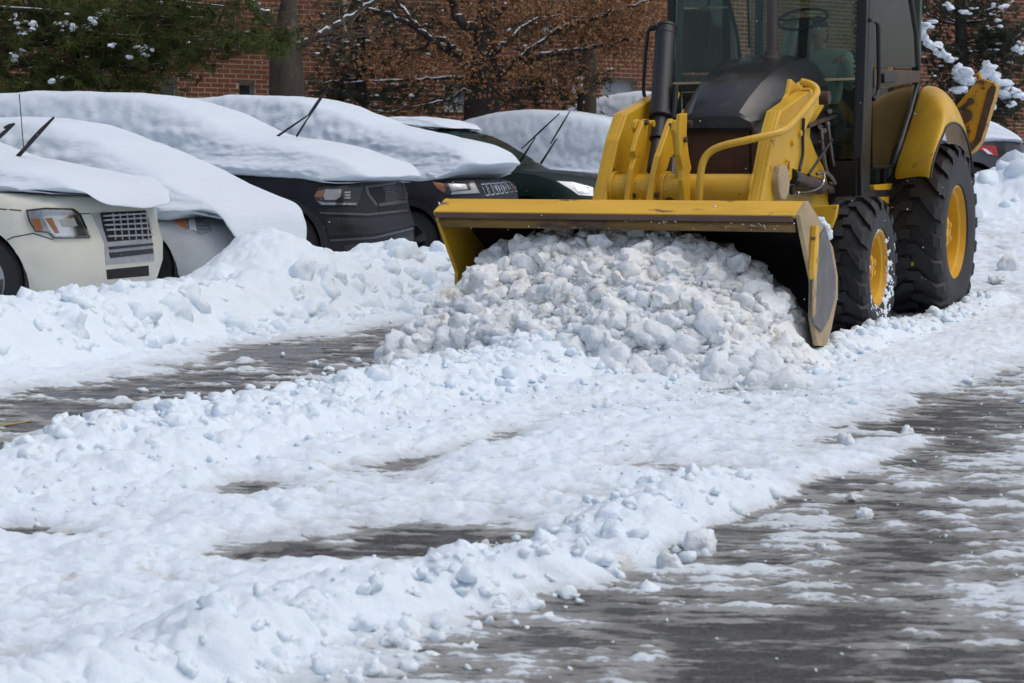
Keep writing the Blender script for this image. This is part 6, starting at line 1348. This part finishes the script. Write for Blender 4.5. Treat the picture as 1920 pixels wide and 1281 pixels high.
# --- snow-laden spruce at the right edge
D = 31.5
t = conifer('spruce_tree', GR(1806, D), D, 'spruce loaded with fat snow pillows behind the raised yellow stabiliser', [(1804, 200, .13), (1803, 120, .12), (1802, 60, .11), (1800, 0, .10), (1798, -160, .06)],
    [([(1802, 48), (1770, 42), (1740, 28), (1722, 8), (1705, -10)], .025, .012, .015), ([(1804, 26), (1840, 24), (1880, 12), (1900, 2)], .03, .012, .03), ([(1806, 42), (1846, 40), (1875, 22)], .03, .012, .04), ([(1808, 98), (1835, 98), (1860, 94), (1890, 92)], .035, .015, .03), ([(1802, 46), (1770, 30), (1745, 4)], .02, .01, .014), ([(1806, 80), (1835, 80), (1862, 92)], .02, .01, .014), ([(1920, 60), (1900, 76), (1880, 86)], .02, .02, .02), ([(1802, 96), (1780, 90), (1768, 92)], .03, .02, .02), ([(1806, 112), (1822, 118), (1838, 124)], .02, .01, .012)],
    [(1762, 130, 26, 26, 170, .2), (1740, 70, 16, 14, 50, .3), (1770, 16, 26, 12, 50, .5), (1880, 60, 30, 22, 170, .4), (1890, 110, 30, 18, 170, .3), (1868, 210, 34, 22, 200, .2), (1900, 175, 20, 18, 80, .2), (1840, 10, 26, 10, 50, .5), (1785, 175, 22, 14, 60, .2), (1830, 60, 30, 20, 60, .3), (1830, 215, 20, 10, 60, .1)], 'needles_dark', 22, 0.10, .15, dd=0.35, w=0.006)
for cx, cy, a, b_ in ((1726, 46, 6, 14), (1735, 50, 8, 7), (1730, 62, 7, 10), (1745, 50, 7, 4), (1742, 82, 8, 9), (1752, 90, 12, 8), (1764, 98, 12, 8), (1776, 106, 10, 8), (1738, 78, 6, 10), (1782, 110, 8, 6), (1798, 128, 10, 12), (1806, 136, 12, 12), (1798, 148, 14, 12), (1812, 154, 14, 12), (1800, 166, 14, 10), (1812, 142, 10, 9),
                      (1850, 122, 9, 12), (1856, 134, 12, 12), (1864, 144, 12, 11), (1848, 140, 10, 14), (1876, 156, 15, 10), (1890, 160, 14, 9), (1900, 170, 14, 9), (1912, 182, 12, 8), (1866, 168, 10, 14), (1882, 176, 12, 8), (1910, 92, 10, 9), (1918, 84, 9, 7), (1870, 38, 6, 4), (1882, 12, 8, 4), (1862, 10, 5, 4), (1876, 50, 5, 4), (1782, 16, 7, 6), (1776, 8, 6, 4), (1806, 22, 7, 5), (1860, 196, 8, 12), (1896, 196, 8, 6), (1750, 40, 8, 4)):
    for _ in range(3): t.blob.append((on_y(cx + rnd.gauss(0, a * .3), cy + rnd.gauss(0, b_ * .3), D - 0.55 + rnd.gauss(0, .1)), (a * 0.0095, a * 0.009, b_ * 0.0085)))
t.done('needles_dark', 'needles')
# ================================================================== WHAT STANDS BEHIND THE CAMERA (seen only mirrored in the glass)
def bare(x, y, h, seed, lab):
    global rnd
    keep = rnd; rnd = random.Random(seed); b_ = Vector((x, y, 0)); t = Tree('bare_tree', b_, lab, group='bare trees across the yard', bark='bark_dark')
    P = [b_ + Vector((rnd.gauss(0, .1) * i, rnd.gauss(0, .1) * i, h * i / 6)) for i in range(7)]; MB().tube(t.L(P), [0.24, .2, .17, .13, .10, .06, .02], 8).build('trunk', 'bark_dark', t.o, smooth=True)
    for i in range(22):
        k = rnd.uniform(0.2, 0.95); a = P[0].lerp(P[-1], k); an = rnd.uniform(0, 6.28); ln = h * 0.45 * (1.1 - k); e = a + Vector((math.cos(an) * ln, math.sin(an) * ln, ln * 0.55))
        Q = t.limb([a, a.lerp(e, .5) + Vector((0, 0, -.1 * ln)), e], 0.07 * (1.1 - k) + .01, 0.012); t.twigs(Q, 9, ln * 0.35, 0.010, 0.4, fork=2)
    t.done(None); rnd = keep
for i, (x, y, h) in enumerate([(-9, -9, 9), (-3.5, -13, 10), (1.5, -10, 9), (6, -14, 11), (-14, -15, 11), (11, -11, 9)]): bare(x, y, h, 900 + i, 'tall bare tree across the yard, behind the viewer')
W2_ = MB(); r = random.Random(5)
for i in range(90):
    x = -70 + i * 1.6 + r.gauss(0, .5); h = r.uniform(5, 8); y = -34 + r.gauss(0, 2)
    W2_.tube([(x, y, 0), (x + r.gauss(0, .4), y, h * .4), (x + r.gauss(0, .6), y, h)], [0.9 + r.random(), 1.5 + r.random(), 0.1], 7)
setp(W2_.build('woods', 'bark_dark', None), 'dark far-off wood across the yard behind the viewer', 'woods', kind='stuff')
